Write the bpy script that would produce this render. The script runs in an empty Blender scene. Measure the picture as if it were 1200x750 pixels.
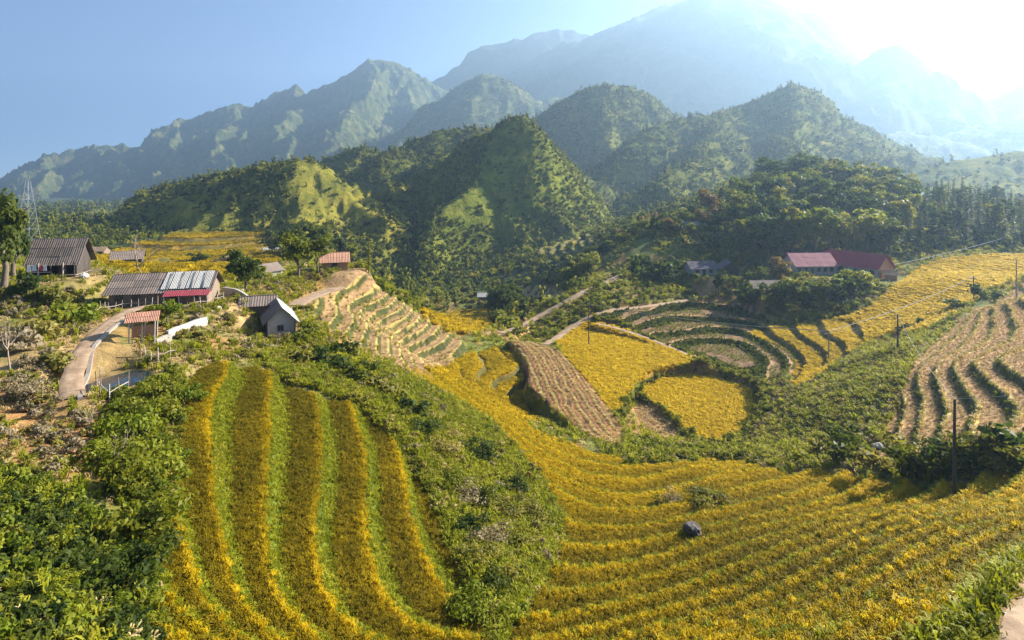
import bpy, bmesh, math, random
import numpy as np
from mathutils import Vector, Matrix

# ------------------------------------------------------------------ camera, sky, sun, exposure
random.seed(11)
RNG = np.random.default_rng(7)
SC = bpy.context.scene
COL = SC.collection
FPX, CX, HY = 666.0, 600.0, 215.0          # focal length, centre column and eye level of the photograph (1200 x 750)

cam_d = bpy.data.cameras.new('camera'); cam = bpy.data.objects.new('camera', cam_d); COL.objects.link(cam)
cam.location = (0, 0, 0); cam.rotation_euler = (math.radians(90), 0, 0)
cam_d.sensor_width = 36.0; cam_d.lens = 36.0*FPX/1200.0
cam_d.shift_y = -(375.0-HY)/1200.0
cam_d.clip_start = 0.2; cam_d.clip_end = 20000
SC.camera = cam

SUN_AZ, SUN_EL = 63.0, 29.0                # degrees clockwise from the viewing direction (+Y), above the horizon
world = bpy.data.worlds.new('World'); SC.world = world; world.use_nodes = True
wn = world.node_tree; wn.nodes.clear()
sky = wn.nodes.new('ShaderNodeTexSky'); sky.sky_type = 'NISHITA'; sky.sun_disc = False
sky.sun_elevation = math.radians(SUN_EL); sky.sun_rotation = math.radians(SUN_AZ)
sky.altitude = 2400; sky.air_density = 0.6; sky.dust_density = 0.3; sky.ozone_density = 4.0
bg = wn.nodes.new('ShaderNodeBackground'); bg.inputs['Strength'].default_value = 0.05
wo = wn.nodes.new('ShaderNodeOutputWorld')
wn.links.new(sky.outputs[0], bg.inputs[0]); wn.links.new(bg.outputs[0], wo.inputs[0])

sun_d = bpy.data.lights.new('sun', 'SUN'); sun = bpy.data.objects.new('sun', sun_d); COL.objects.link(sun)
sun_d.energy = 5.0; sun_d.angle = math.radians(0.53); sun_d.color = (1.0, 0.92, 0.79)
_a, _e = math.radians(SUN_AZ), math.radians(SUN_EL)
SUN_DIR = Vector((math.sin(_a)*math.cos(_e), math.cos(_a)*math.cos(_e), math.sin(_e)))
sun.rotation_euler = SUN_DIR.to_track_quat('Z', 'Y').to_euler()
sun.location = SUN_DIR*3000

SC.render.engine = 'CYCLES'
SC.view_settings.view_transform = 'Standard'; SC.view_settings.look = 'None'
SC.view_settings.gamma = 1.0; SC.view_settings.use_curve_mapping = False
SC.view_settings.exposure = 2.2
SC.cycles.use_denoising = True
SC.cycles.max_bounces = 5; SC.cycles.diffuse_bounces = 2; SC.cycles.glossy_bounces = 2
SC.cycles.transmission_bounces = 3; SC.cycles.transparent_max_bounces = 4; SC.cycles.volume_bounces = 0
SC.cycles.caustics_reflective = False; SC.cycles.caustics_refractive = False
SC.cycles.sample_clamp_indirect = 6.0

# ------------------------------------------------------------------ helpers
def W(px, py, d):
    """A surveyed point: picture column and row with its distance in metres ahead -> world."""
    return ((px-CX)/FPX*d, d, -(py-HY)/FPX*d)

def tag(o, label=None, cat=None, group=None, kind=None):
    if label: o['label'] = label
    if cat: o['category'] = cat
    if group: o['group'] = group
    if kind: o['kind'] = kind
    return o

def link(o, parent=None):
    COL.objects.link(o)
    if parent is not None: o.parent = parent
    return o

def empty(name, loc=(0,0,0), rz=0.0):
    o = bpy.data.objects.new(name, None); COL.objects.link(o)
    o.location = loc; o.rotation_euler = (0,0,rz); o.empty_display_size = .5
    return o

def mesh_np(name, verts, faces, mat=None, smooth=False, parent=None):
    """verts (n,3) and faces (m,3 or 4) arrays -> one mesh object."""
    me = bpy.data.meshes.new(name)
    verts = np.asarray(verts, np.float32); faces = np.asarray(faces, np.int32)
    k = faces.shape[1]
    me.vertices.add(len(verts)); me.vertices.foreach_set('co', verts.ravel())
    me.loops.add(faces.size); me.loops.foreach_set('vertex_index', faces.ravel())
    me.polygons.add(len(faces))
    me.polygons.foreach_set('loop_start', np.arange(0, faces.size, k, dtype=np.int32))
    me.polygons.foreach_set('loop_total', np.full(len(faces), k, np.int32))
    if smooth: me.polygons.foreach_set('use_smooth', np.ones(len(faces), bool))
    me.update(calc_edges=True)
    if mat is not None: me.materials.append(mat)
    o = bpy.data.objects.new(name, me); link(o, parent)
    return o

def set_col(me, cols, name='Col'):
    a = me.attributes.new(name, 'FLOAT_COLOR', 'POINT')
    c = np.ones((len(me.vertices), 4), np.float32); c[:, :3] = cols
    a.data.foreach_set('color', c.ravel())

# --- lattice noise in world metres
def _hash(ix, iy, seed):
    h = (ix.astype(np.int64)*374761393 + iy.astype(np.int64)*668265263 + seed*974634777) & 0xffffffff
    h = ((h ^ (h >> 13))*1274126177) & 0xffffffff
    h = h ^ (h >> 16)
    return (h & 0xffff).astype(np.float64)/65535.0
def noise(x, y, seed=0):
    x = np.asarray(x, float); y = np.asarray(y, float)
    ix = np.floor(x); iy = np.floor(y); fx = x-ix; fy = y-iy
    ux = fx*fx*fx*(fx*(fx*6-15)+10); uy = fy*fy*fy*(fy*(fy*6-15)+10)
    a = _hash(ix, iy, seed); b = _hash(ix+1, iy, seed); c = _hash(ix, iy+1, seed); d = _hash(ix+1, iy+1, seed)
    return (a*(1-ux)+b*ux)*(1-uy) + (c*(1-ux)+d*ux)*uy
def fbm(x, y, scale, octv=4, seed=0, gain=.5):
    v = np.zeros(np.shape(x)); a = 1.0; t = 0.0; f = 1.0/scale
    for i in range(octv):
        v += a*noise(x*f+17.3*i, y*f-9.1*i, seed+i*13); t += a; a *= gain; f *= 2.03
    return v/t
def ridged(x, y, scale, octv=5, seed=0, gain=.55):
    v = np.zeros(np.shape(x)); a = 1.0; t = 0.0; f = 1.0/scale
    for i in range(octv):
        n = 1-np.abs(2*noise(x*f+5.7*i, y*f+3.3*i, seed+i*7)-1); v += a*n*n; t += a; a *= gain; f *= 2.07
    return v/t
def sstep(a, b, x):
    t = np.clip((x-a)/(b-a), 0, 1); return t*t*(3-2*t)
def seg_dist(x, y, P):
    """distance to a world polyline P (k,>=2) and the interpolated remaining columns at the nearest place"""
    P = np.asarray(P, float); best = np.full(np.shape(x), 1e18); ext = np.zeros(np.shape(x)+(P.shape[1]-2,))
    for i in range(len(P)-1):
        ax, ay = P[i,:2]; bx, by = P[i+1,:2]; dx, dy = bx-ax, by-ay
        t = np.clip(((x-ax)*dx+(y-ay)*dy)/(dx*dx+dy*dy+1e-12), 0, 1)
        d = (x-ax-t*dx)**2+(y-ay-t*dy)**2
        m = d < best; best = np.where(m, d, best)
        if P.shape[1] > 2: ext = np.where(m[..., None], P[i,2:]+t[..., None]*(P[i+1,2:]-P[i,2:]), ext)
    return np.sqrt(best), ext
def poly_sd(x, y, P):
    """signed distance to a world polygon, negative inside"""
    P = np.asarray(P, float)[:, :2]; d, _ = seg_dist(x, y, np.vstack([P, P[:1]]))
    ins = np.zeros(np.shape(x), bool); n = len(P)
    for i in range(n):
        x1, y1 = P[i]; x2, y2 = P[(i+1) % n]
        if y1 == y2: continue
        c = ((y1 > y) != (y2 > y)) & (x < (x2-x1)*(y-y1)/(y2-y1)+x1)
        ins ^= c
    return np.where(ins, -d, d)
def smooth_poly(P, it=2):
    P = np.asarray(P, float)
    for _ in range(it):
        Q = np.roll(P, -1, 0); P = np.stack([P*.75+Q*.25, P*.25+Q*.75], 1).reshape(-1, P.shape[1])
    return P
def smooth_line(P, it=2):
    P = np.asarray(P, float)
    for _ in range(it):
        a = P[:-1]*.75+P[1:]*.25; b = P[:-1]*.25+P[1:]*.75
        P = np.vstack([P[:1], np.stack([a, b], 1).reshape(-1, P.shape[1])[1:-1], P[-1:]])
    return P

# --- node materials
def new_mat(name):
    m = bpy.data.materials.new(name); m.use_nodes = True
    nt = m.node_tree; return m, nt, nt.nodes['Principled BSDF']
def N(nt, typ, **kw):
    n = nt.nodes.new(typ)
    for k, v in kw.items():
        if k in n.inputs.keys(): n.inputs[k].default_value = v
        else: setattr(n, k, v)
    return n
def ramp(nt, fac, stops):
    r = nt.nodes.new('ShaderNodeValToRGB'); e = r.color_ramp.elements
    while len(e) < len(stops): e.new(.5)
    for i, (p, c) in enumerate(stops): e[i].position = p; e[i].color = (*c, 1)
    nt.links.new(fac, r.inputs[0]); return r.outputs[0]
def mixc(nt, fac, a, b, mode='MIX'):
    m = nt.nodes.new('ShaderNodeMix'); m.data_type = 'RGBA'; m.blend_type = mode
    for s, v in ((m.inputs[0], fac), (m.inputs[6], a), (m.inputs[7], b)):
        if hasattr(v, 'is_linked') or hasattr(v, 'node'): nt.links.new(v, s)
        elif isinstance(v, (int, float)): s.default_value = v
        else: s.default_value = (*v, 1)
    return m.outputs[2]
def tex_noise(nt, scale, detail=5, rough=.55, coord='Object', vec=None, dist=0.0):
    t = nt.nodes.new('ShaderNodeTexNoise'); t.inputs['Scale'].default_value = scale
    t.inputs['Detail'].default_value = detail; t.inputs['Roughness'].default_value = rough; t.inputs['Distortion'].default_value = dist
    if vec is None:
        c = nt.nodes.new('ShaderNodeTexCoord'); vec = c.outputs[coord]
    nt.links.new(vec, t.inputs['Vector']); return t.outputs[0]
def bump(nt, bsdf, h, strength=.5, dist=.1):
    b = nt.nodes.new('ShaderNodeBump'); b.inputs['Strength'].default_value = strength; b.inputs['Distance'].default_value = dist
    nt.links.new(h, b.inputs['Height']); nt.links.new(b.outputs[0], bsdf.inputs['Normal'])
def plain(name, col, rough=.8, var=.25, scale=6.0, metal=0.0, coord='Object'):
    m, nt, b = new_mat(name)
    n = tex_noise(nt, scale, 6, .6, coord)
    c = mixc(nt, n, tuple(v*(1-var) for v in col), tuple(min(1, v*(1+var)) for v in col))
    nt.links.new(c, b.inputs['Base Color']); b.inputs['Roughness'].default_value = rough; b.inputs['Metallic'].default_value = metal
    bump(nt, b, n, .3, .02)
    return m
# ------------------------------------------------------------------ the ground: a surveyed height field
SURVEY = [
 # near edge under the camera, bottom left thicket
 (50,700,20),(0,620,26),(-150,640,24),(0,560,31),(150,700,21),(150,600,30),(60,560,33),(-200,560,33),(200,740,22),
 # earth bank and houses spur
 (40,500,42),(0,450,50),(-150,450,52),(60,430,52),(40,380,66),(-150,380,70),(100,450,52),(130,400,62),(150,372,72),(110,470,48),(140,445,53),
 (70,322,86),(20,330,82),(-120,320,95),(110,330,88),(200,352,85),(130,345,84),(260,352,86),(300,362,88),(335,391,79),(290,395,76),(230,400,70),(190,400,66),
 (70,310,105),(200,330,108),(300,330,125),(350,330,140),(395,305,135),(390,335,120),(30,305,120),(-120,300,120),
 # left terraces
 (240,430,60),(215,600,33.7),(235,749,24.3),(320,470,54.8),(310,600,36.3),(345,750,26.1),(470,750,28.6),
 
 (262,430,62),(256,500,46.7),(247,550,39.8),(240,600,34.6),(320,450,59.5),(320,500,49.1),(310,580,38.3),(308,650,32.2),(325,690,29.4),(381,480,55.3),(380,520,48),(372,600,38.1),(365,640,34.5),(385,690,30.8),(440,750,27.4),(430,540,47.1),(430,570,43.1),(433,620,37.8),(470,700,31.6),(490,560,46.3),(515,650,36.7),(535,700,33),(570,745,30.2),
 # middle scrub band
 (600,740,30),(640,690,36),(640,640,42),(580,620,45),(560,560,52),(500,470,70),(450,430,79),(400,400,86),(350,410,76),(540,500,64),(600,520,66),
 # dry slope right of the hut
 (430,372,104),(470,400,104),(520,415,112),(480,375,122),(400,330,122),(440,345,125),(505,378,130),(430,400,92),(480,425,96),
 # bowl terraces
 (560,480,80),(620,540,65.6),(720,580,58),(870,545,63),(540,450,95),(640,520,74.3),(720,545,68.6),(800,543,68),(700,640,44),(720,610,50),(810,625,44),(800,740,26),(900,650,35.7),(900,570,56),(880,600,49),
 (1000,740,22),(1150,740,14.5),(1190,690,16),(1300,700,15),(1100,650,27),(1050,580,48),(1000,600,45),(1118,590,44),(1200,560,42),(1300,560,40),(1200,620,27),(700,740,28.5),(960,667,31),(1120,600,38),
 # valley floor
 (820,520,91.7),(750,460,114),(880,470,108),(820,470,110),(720,470,103),(650,392,150),(820,425,127),(740,410,136),(720,480,100),(600,406,135),(730,512,88),(690,455,108),(650,490,98),(610,465,106),
 (550,420,117),(600,430,112),(490,430,112),(600,480,98),
 (580,396,140),(680,347,178),(720,325,200),(640,402,140),(700,366,162),(800,352,182),(860,335,195),(700,345,180),(760,375,160),
 (540,372,220),(500,372,225),(575,362,235),(560,392,170),(620,360,230),(480,340,270),(460,330,330),(640,350,260),
 # right side: school, yellow fields
 (980,318,188),(930,340,178),(1030,320,185),(900,330,195),(830,318,205),(1100,330,162),(1060,308,195),(1190,305,185),(1130,300,195),(1300,300,185),(930,420,125),(1050,360,150),(900,392,145),(970,390,136),
 (850,405,142),(900,430,126),(880,450,116),(800,385,152),(1000,380,142),(1040,400,124),(980,420,118),(950,440,112),
 # right dry terraces and scrub
 (1190,345,112),(1160,363,121),(1100,393,101),(1073,420,87.7),(1067,447,77.5),(1040,500,63),(1133,380,103),(1092,437,76.5),(1093,497,60),(1170,480,60),(1200,420,70),(1180,520,50),(1300,420,68),(1300,350,100),(1300,500,50),
 (960,490,80),(900,520,85),(1000,540,63),(930,470,96),(1010,460,82),(1020,430,98),(950,530,72),
 # behind: knoll above the village, saddle, far left fields
 (740,285,235),(850,270,240),(900,262,250),(980,262,245),(1060,272,235),(1150,280,225),(1250,285,220),(900,235,290),(1000,235,290),(1100,250,290),(1200,262,290),(800,262,290),(900,210,350),(1000,212,360),(1100,235,370),(1200,245,380),(760,255,340),(700,280,300),(700,270,420),
 (250,290,290),(150,300,275),(300,272,340),(200,275,340),(120,285,330),(60,280,330),(350,300,190),(320,310,180),(380,290,240),(250,315,200),(150,315,190),(60,305,190),(-120,290,230),(420,320,240),(-120,270,350),(400,290,380),(520,300,420),
 (-120,260,480),(100,262,480),(300,262,480),(520,280,520),(700,255,520),(900,235,520),(1100,240,520),(1300,250,480),
]
SP = np.array([W(*p) for p in SURVEY])
SP = np.vstack([SP, [(0,0,-9),(5,5,-9.5),(-5,6,-12),(12,0,-6),(-12,0,-9),(30,10,-8.5),(-30,10,-11),(6,12,-12.5),(-3,14,-16),(-8,15,-15),(9,9,-9.5),(40,-10,-5),(-40,-10,-6),(0,-20,1),(30,-30,2),(-30,-30,2)]])
RS, RC = 100.0, 0.05
def _phi(d2): return -np.sqrt(d2+RC*RC)
_n = len(SP); _xy = SP[:, :2]/RS
_A = np.zeros((_n+3, _n+3)); _d2 = ((_xy[:, None]-_xy[None])**2).sum(-1)
_A[:_n, :_n] = _phi(_d2) + np.eye(_n)*0.02
_A[:_n, _n] = 1; _A[:_n, _n+1:] = _xy; _A[_n, :_n] = 1; _A[_n+1:, :_n] = _xy.T
_w = np.linalg.solve(_A, np.concatenate([SP[:, 2], [0,0,0]]))
def base_h(x, y):
    x = np.asarray(x, float); y = np.asarray(y, float); sh = x.shape; x = x.ravel()/RS; y = y.ravel()/RS
    out = np.empty(len(x))
    for i in range(0, len(x), 60000):
        a = x[i:i+60000]; b = y[i:i+60000]
        d2 = (a[:, None]-_xy[None, :, 0])**2+(b[:, None]-_xy[None, :, 1])**2
        out[i:i+60000] = _phi(d2)@_w[:_n]+_w[_n]+a*_w[_n+1]+b*_w[_n+2]
    return out.reshape(sh)
def ray_hit(pts, f=None, lo=8.0, hi=600.0):
    """where the sight lines through picture points first meet the ground: (n,3) world"""
    f = f or base_h
    P = np.asarray(pts, float); u = (P[:, 0]-CX)/FPX; v = -(P[:, 1]-HY)/FPX
    ds = np.exp(np.linspace(math.log(lo), math.log(hi), 420))
    X = u[:, None]*ds; Y = np.broadcast_to(ds, X.shape); Z = v[:, None]*ds
    below = Z < f(X, Y); idx = np.where(below.any(1), below.argmax(1), len(ds)-1)
    d1 = ds[np.maximum(idx-1, 0)].copy(); d2 = ds[idx].copy()
    for _ in range(18):
        m = (d1+d2)/2; b = v*m < f(u*m, m); d2 = np.where(b, m, d2); d1 = np.where(b, d1, m)
    return np.stack([u*d2, d2, v*d2], 1)
def at_level(pts, z):
    """picture points that lie on a level field at height z -> world"""
    P = np.asarray(pts, float); d = -z*FPX/(P[:, 1]-HY)
    return np.stack([(P[:, 0]-CX)/FPX*d, d, np.full(len(P), z)], 1)
# ------------------------------------------------------------------ terraces, fields and tracks laid into the ground
def reg(name, px, step=0, phase=0.0, lift=0.72, level=None, wob=.25, soft=1.2, wobs=9.0, guide=None, gz=0, gs=0):
    P = np.array(px, float)
    Q = at_level(P, level) if level is not None else ray_hit(P)
    return dict(name=name, P=smooth_poly(Q[:, :2], 2), step=step, phase=phase, lift=lift, level=level, wob=wob, soft=soft, wobs=wobs, gz=gz, gs=gs, guide=None if guide is None else smooth_line(at_level(guide, gz)[:, :2], 2))
REG = [
 reg('far_fields', [(105,300),(140,288),(200,277),(262,262),(300,268),(325,290),(335,318),(280,325),(200,318),(110,318)], 1.9, .2, .8, wobs=20, wob=.5),
 reg('hill_terraces', [(618,272),(640,256),(690,248),(712,262),(700,296),(655,308),(620,300)], 2.1, 0, .62),
 reg('low_terraces', [(590,335),(660,325),(668,345),(640,356),(590,352)], 1.5, .3, .7),
 reg('valley_rice', [(488,368),(500,360),(575,358),(582,374),(566,389),(535,391),(508,384)], 1.6, .55, .8, soft=2, wobs=30),
 reg('shade_terraces', [(690,376),(720,362),(800,354),(868,348),(900,372),(928,398),(938,424),(918,442),(885,452),(850,440),(822,422),(770,402),(722,384)], 0.8, .1, .58, wob=.12),
 reg('right_rice', [(872,388),(905,379),(950,377),(1000,368),(1042,345),(1058,326),(1080,309),(1110,302),(1150,300),(1200,298),(1290,298),(1290,316),(1192,326),(1150,348),(1092,382),(1040,388),(1012,399),(985,417),(962,438),(940,455),(925,444),(938,420),(918,402)], 0.3, .35, .90, wobs=30, wob=.0),
 reg('curved_rice', [(870,388),(905,379),(950,377),(990,372),(1012,380),(1014,399),(985,418),(962,440),(940,457),(924,446),(938,420),(918,402)], 1.1, .0, .72, wobs=20, wob=.1),
 reg('ploughed', [(588,407),(628,403),(660,413),(690,445),(714,482),(735,511),(722,526),(700,517),(660,502),(625,482),(610,466),(613,440),(605,420)], 2.0, 0, .55, wob=.06, guide=[(628,402),(645,404),(668,416),(692,446),(716,482),(740,512)], gz=-39.6, gs=.55),
 reg('upper_rice', [(470,426),(545,412),(600,408),(612,424),(613,452),(611,478),(640,497),(600,490),(540,452),(480,436)], 1.2, 0, .78),
 reg('bowl', [(470,434),(545,446),(600,488),(655,512),(700,528),(760,546),(830,539),(878,542),(905,552),(960,548),(1040,562),(1085,570),(1120,566),(1150,556),(1200,545),(1320,540),(1320,640),(1200,645),(1150,690),(1090,745),(1040,820),(620,830),(585,760),(640,690),(668,620),(640,560),(570,490),(510,452)], 1.3, .15, .70, wob=.26, wobs=15),
 reg('left', [(218,424),(300,428),(345,455),(382,466),(420,474),(465,520),(498,572),(530,640),(572,740),(610,830),(190,830),(186,700),(196,620),(212,520)], 1.0, .0, .68, wob=.10),
 reg('dry', [(1022,545),(1040,500),(1064,447),(1072,420),(1100,390),(1160,356),(1200,328),(1300,318),(1300,520),(1190,535),(1130,530),(1075,535)], 1.0, .3, .70, wob=.14),
 reg('brown_slope', [(352,340),(420,322),(470,352),(515,380),(550,402),(540,417),(480,430),(435,412),(405,392),(372,376)], 1.25, .2, .70, wob=.2, wobs=18),
 reg('big_rice', [(646,402),(662,388),(700,383),(725,388),(760,400),(800,416),(824,425),(800,428),(770,432),(748,445),(735,462),(729,480),(718,486),(705,468),(690,448),(665,422)], level=-40.0, soft=.8),
 reg('round_rice', [(748,463),(760,450),(785,442),(820,440),(850,446),(880,456),(888,470),(887,487),(876,505),(868,516),(850,523),(828,524),(808,511),(790,491),(775,476)], level=-42.2, soft=.8),
 reg('rough_patch', [(739,473),(755,471),(775,486),(802,513),(796,524),(770,529),(752,509)], level=-42.9, soft=.8),
]
RID = {r['name']: i for i, r in enumerate(REG)}
TRACKS = []   # (name, world polyline with z, half width)
def track(name, px, hw, lift=0.0):
    Q = smooth_line(ray_hit(px), 3); Q[:, 2] = base_h(Q[:, 0], Q[:, 1])+lift
    Q[1:-1, 2] = (Q[:-2, 2]+Q[1:-1, 2]*2+Q[2:, 2])/4
    TRACKS.append((name, Q, hw)); return Q
track('valley_road', [(640,404),(662,388),(682,376),(705,365),(760,359),(800,352),(850,340),(885,331)], 1.1)
track('upper_road', [(588,397),(620,382),(650,366),(680,350),(705,338),(730,326)], 1.2, 1.4)
track('field_path', [(700,380),(726,386),(762,398),(800,414),(824,424)], .8, .2)
track('pond_track', [(86,474),(84,450),(92,424),(110,400),(131,381),(152,368),(175,362),(205,364)], .85, .5)
track('yard_track', [(345,358),(372,344),(395,336),(420,330)], 1.6)
track('stone_path', [(1262,640),(1240,680),(1222,710),(1212,745),(1200,800)], .55)
PADS = []     # building platforms (x, y, radius, z)
def pad(px, py, r, dz=0.0, d=None):
    p = np.array(W(px, py, d)) if d else ray_hit([(px, py)])[0]
    PADS.append((p[0], p[1], r, p[2]+dz)); return Vector((p[0], p[1], p[2]+dz))
def terrain(x, y):
    """final ground: height, region id (-1 none), terrace number, place across the terrace (0 outer edge .. 1)"""
    x = np.asarray(x, float); y = np.asarray(y, float)
    H = base_h(x, y); rr = np.hypot(x, y)
    H = H + (fbm(x, y, 24, 2, 3)-.5)*np.clip(rr/60-.6, .12, 2.0)*.8
    Z = H + (fbm(x, y, 14, 5, 4)-.5)*np.clip(rr/60, .4, 3)*1.2
    rid = np.full(x.shape, -1); kk = np.zeros(x.shape, int); fr = np.zeros(x.shape)
    for i, r in enumerate(REG):
        sd = poly_sd(x, y, r['P']); m = sd < r['soft']*1.01
        if not m.any(): continue
        w = sstep(r['soft'], -.2, sd[m]); xm, ym = x[m], y[m]
        if r['level'] is not None:
            zt = np.full(xm.shape, r['level']) + (fbm(xm, ym, 9, 2, 5)-.5)*.25; k = np.zeros(xm.shape, int); f = np.full(xm.shape, .5)
        else:
            t = (H[m] + (fbm(xm, ym, r['wobs'], 2, 21+i)-.5)*2*r['wob'])/r['step']+r['phase']
            zoff, stp = -r['phase']*r['step'], r['step']
            if r['guide'] is not None:
                dd, _ = seg_dist(xm, ym, r['guide']); t = (dd+(fbm(xm, ym, 5, 2, 3)-.5)*.8)/r['step']; zoff, stp = r['gz'], r['gs']
            k = np.floor(t).astype(int); f = t-k; L = r['lift']
            zt = k*stp + sstep(L, .97, f)*stp + zoff + .10*np.exp(-(f/.07)**2) + (fbm(xm, ym, 1.6, 2, 31)-.5)*.12
            zt += np.where(f < L, f*.10*stp, (1-f)/(1-L)*L*.10*stp)
        Z[m] = Z[m]*(1-w)+zt*w
        ins = sd[m] < 0; tmp = rid[m]; tmp[ins] = i; rid[m] = tmp
        tmp = kk[m]; tmp[ins] = k[ins]; kk[m] = tmp; tmp = fr[m]; tmp[ins] = f[ins]; fr[m] = tmp
    for name, Q, hw in TRACKS:
        bb = (x > Q[:,0].min()-9) & (x < Q[:,0].max()+9) & (y > Q[:,1].min()-9) & (y < Q[:,1].max()+9)
        if not bb.any(): continue
        d, e = seg_dist(x[bb], y[bb], Q); w = sstep(hw*3.2, hw*1.05, d); Z[bb] = Z[bb]*(1-w)+(e[..., 0]-.06)*w
        m = d < hw*1.25; tmp = rid[bb]; tmp[m] = -2; rid[bb] = tmp
    for px_, py_, r_, z_ in PADS:
        d = np.hypot(x-px_, y-py_); m = d < r_*1.7
        if m.any(): w = sstep(r_*1.7, r_, d[m]); Z[m] = Z[m]*(1-w)+z_*w
    return Z, rid, kk, fr
def ground_z(x, y): return float(terrain(np.array([x]), np.array([y]))[0][0])
# building platforms, surveyed from the photograph
HOUSE_A = pad(72, 322, 6.5, 0); LONG_HOUSE = pad(196, 352, 8.5, 0); HUT = pad(338, 391, 4.2, 0)
SCHOOL = pad(985, 322, 15, 0, 186); BARN = pad(897, 345, 6, 0, 172); DARK_HOUSE = pad(838, 322, 8, 0, 196)
ORANGE_YARD = pad(392, 315, 6, 0, 128); POND = pad(136, 438, 3.6, -.9)
# ------------------------------------------------------------------ ground sheet, cut along the terraces
def mat_ground():
    m, nt, b = new_mat('ground_earth')
    a = N(nt, 'ShaderNodeAttribute', attribute_name='Col')
    n1 = tex_noise(nt, .9, 8, .65); n2 = tex_noise(nt, .11, 6, .6)
    c = mixc(nt, 1.0, a.outputs[0], ramp(nt, n1, [(.25, (.55,.55,.5)), (.5, (1,1,1)), (.75, (1.5,1.42,1.3))]), 'MULTIPLY')
    c = mixc(nt, .6, c, ramp(nt, n2, [(.3, (.65,.72,.6)), (.7, (1.3,1.2,1.1))]), 'MULTIPLY')
    nt.links.new(c, b.inputs['Base Color']); b.inputs['Roughness'].default_value = .95; b.inputs['Specular IOR Level'].default_value = .15
    bump(nt, b, tex_noise(nt, 2.5, 8, .7), .8, .25)
    return m
M_GROUND = mat_ground()
lr = [math.log(3.0)]
while math.exp(lr[-1]) < 640:
    rr = math.exp(lr[-1]); lr.append(lr[-1] + (.02 if rr < 14 else .0066 if rr < 175 else .012))
GR = np.exp(np.array(lr)); GT = np.linspace(-1.08, 1.08, 660)
R_, T_ = np.meshgrid(GR, GT, indexing='ij'); GX = R_*np.sin(T_); GY = R_*np.cos(T_)
GZ, GID, GK, GF = terrain(GX, GY)

C_SOIL = np.array((.34,.17,.068)); C_GRASS = np.array((.085,.125,.020)); C_OLIVE = np.array((.16,.135,.03)); C_DRY = np.array((.36,.255,.12))
C_RICE = np.array((.34,.21,.022)); C_DARK = np.array((.030,.045,.015)); C_PATH = np.array((.30,.19,.10)); C_STUB = np.array((.34,.205,.105)); C_STRAW = np.array((.58,.43,.14))
def ground_colour(x, y, z, rid, k, f):
    n = fbm(x, y, 7, 4, 41)[..., None]; n2 = fbm(x, y, 23, 4, 43)[..., None]; n3 = fbm(x, y, 1.3, 3, 47)[..., None]
    c = C_GRASS*(1-n2)+C_OLIVE*n2
    c = np.where(n > .60, c*.4+C_SOIL*.6, c)
    def put(name, col):
        nonlocal c
        m = (rid == RID[name])[..., None] if name in RID else name
        c = np.where(m, col, c)
    ff = f[..., None]
    green = C_GRASS*(.7+.7*n3)
    for nm in ('left', 'bowl', 'right_rice', 'curved_rice', 'upper_rice', 'valley_rice', 'far_fields'):
        L = REG[RID[nm]]['lift']
        flat = C_RICE*(.45+.5*n3)
        riser = green if nm == 'left' else C_RICE*.6*(.5+.5*n3) if nm == 'right_rice' else C_OLIVE*.6*(.6+.8*n3)
        put(nm, np.where(ff < L, flat, riser))
    for nm in ('dry', 'brown_slope'):
        L = REG[RID[nm]]['lift']
        s_ = 1.0 if nm == 'dry' else .78; put(nm, np.where(ff < .12, C_STRAW*s_*(.7+.5*n3), np.where(ff < L, C_STUB*s_*(.65+.6*n3)+C_OLIVE*(1-s_)*n, C_DARK*.6+C_OLIVE*.5*n3)))
    put('ploughed', np.where(ff < .22, C_STRAW*.75, np.where(ff < .55, C_SOIL*.75*(.5+.9*n3), C_SOIL*.14)))
    put('rough_patch', C_STUB*(.35+1.0*n3)); put('hill_terraces', np.where(ff < .6, C_OLIVE*1.1, C_DARK)); put('low_terraces', np.where(ff < .6, C_DRY*.8, C_DARK))
    put('shade_terraces', np.where(ff < .18, C_STUB*1.0*(.5+n3), np.where(ff < .6, C_STUB*.5*(.4+1.1*n3), C_DARK*.8))); put('big_rice', C_RICE*(.55+.4*n3)); put('round_rice', C_RICE*(.55+.4*n3))  # shade_terraces: shadow of the village trees painted in as dark soil and banks
    # bare red earth bank below the left-hand houses
    d, _ = seg_dist(x, y, ray_hit([(-60,470),(10,470),(60,500),(105,520)])[:, :2]); e = sstep(11, 3, d+8*(n[..., 0]-.5))[..., None]
    c = c*(1-e*.85)+C_SOIL*(.6+.9*n3)*e*.85
    d, _ = seg_dist(x, y, ray_hit([(60,420),(105,380),(150,358),(230,366),(290,372)])[:, :2]); e = sstep(7, 2, d+6*(n[..., 0]-.5))[..., None]
    c = c*(1-e*.8)+C_DRY*(.6+.8*n3)*e*.8
    for q in (HOUSE_A, LONG_HOUSE, HUT, POND):
        e = sstep(13, 6, np.hypot(x-q[0], y-q[1])+9*(n[..., 0]-.5))[..., None]; e = e*(rid < 0)[..., None]; c = c*(1-e*.75)+C_DRY*.75*(.5+.9*n3)*e*.75
    d, _ = seg_dist(x, y, ray_hit([(590,395),(640,372),(700,342)])[:, :2]); e = sstep(6, 2, d+4*(n[..., 0]-.5))[..., None]
    c = c*(1-e*.85)+np.array((.36,.22,.09))*(.5+.9*n3)*e*.85
    c = np.where((rid == -2)[..., None], C_PATH*(.7+.6*n3), c)
    far = sstep(200, 320, np.hypot(x, y))[..., None]*(rid < 0)[..., None]
    return c*(1-far)+(C_DARK*1.3)*(.5+n2)*far
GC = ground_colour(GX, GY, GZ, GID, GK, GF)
_nr, _nt = GX.shape; _ix = np.arange(_nr*_nt).reshape(_nr, _nt)
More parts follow.
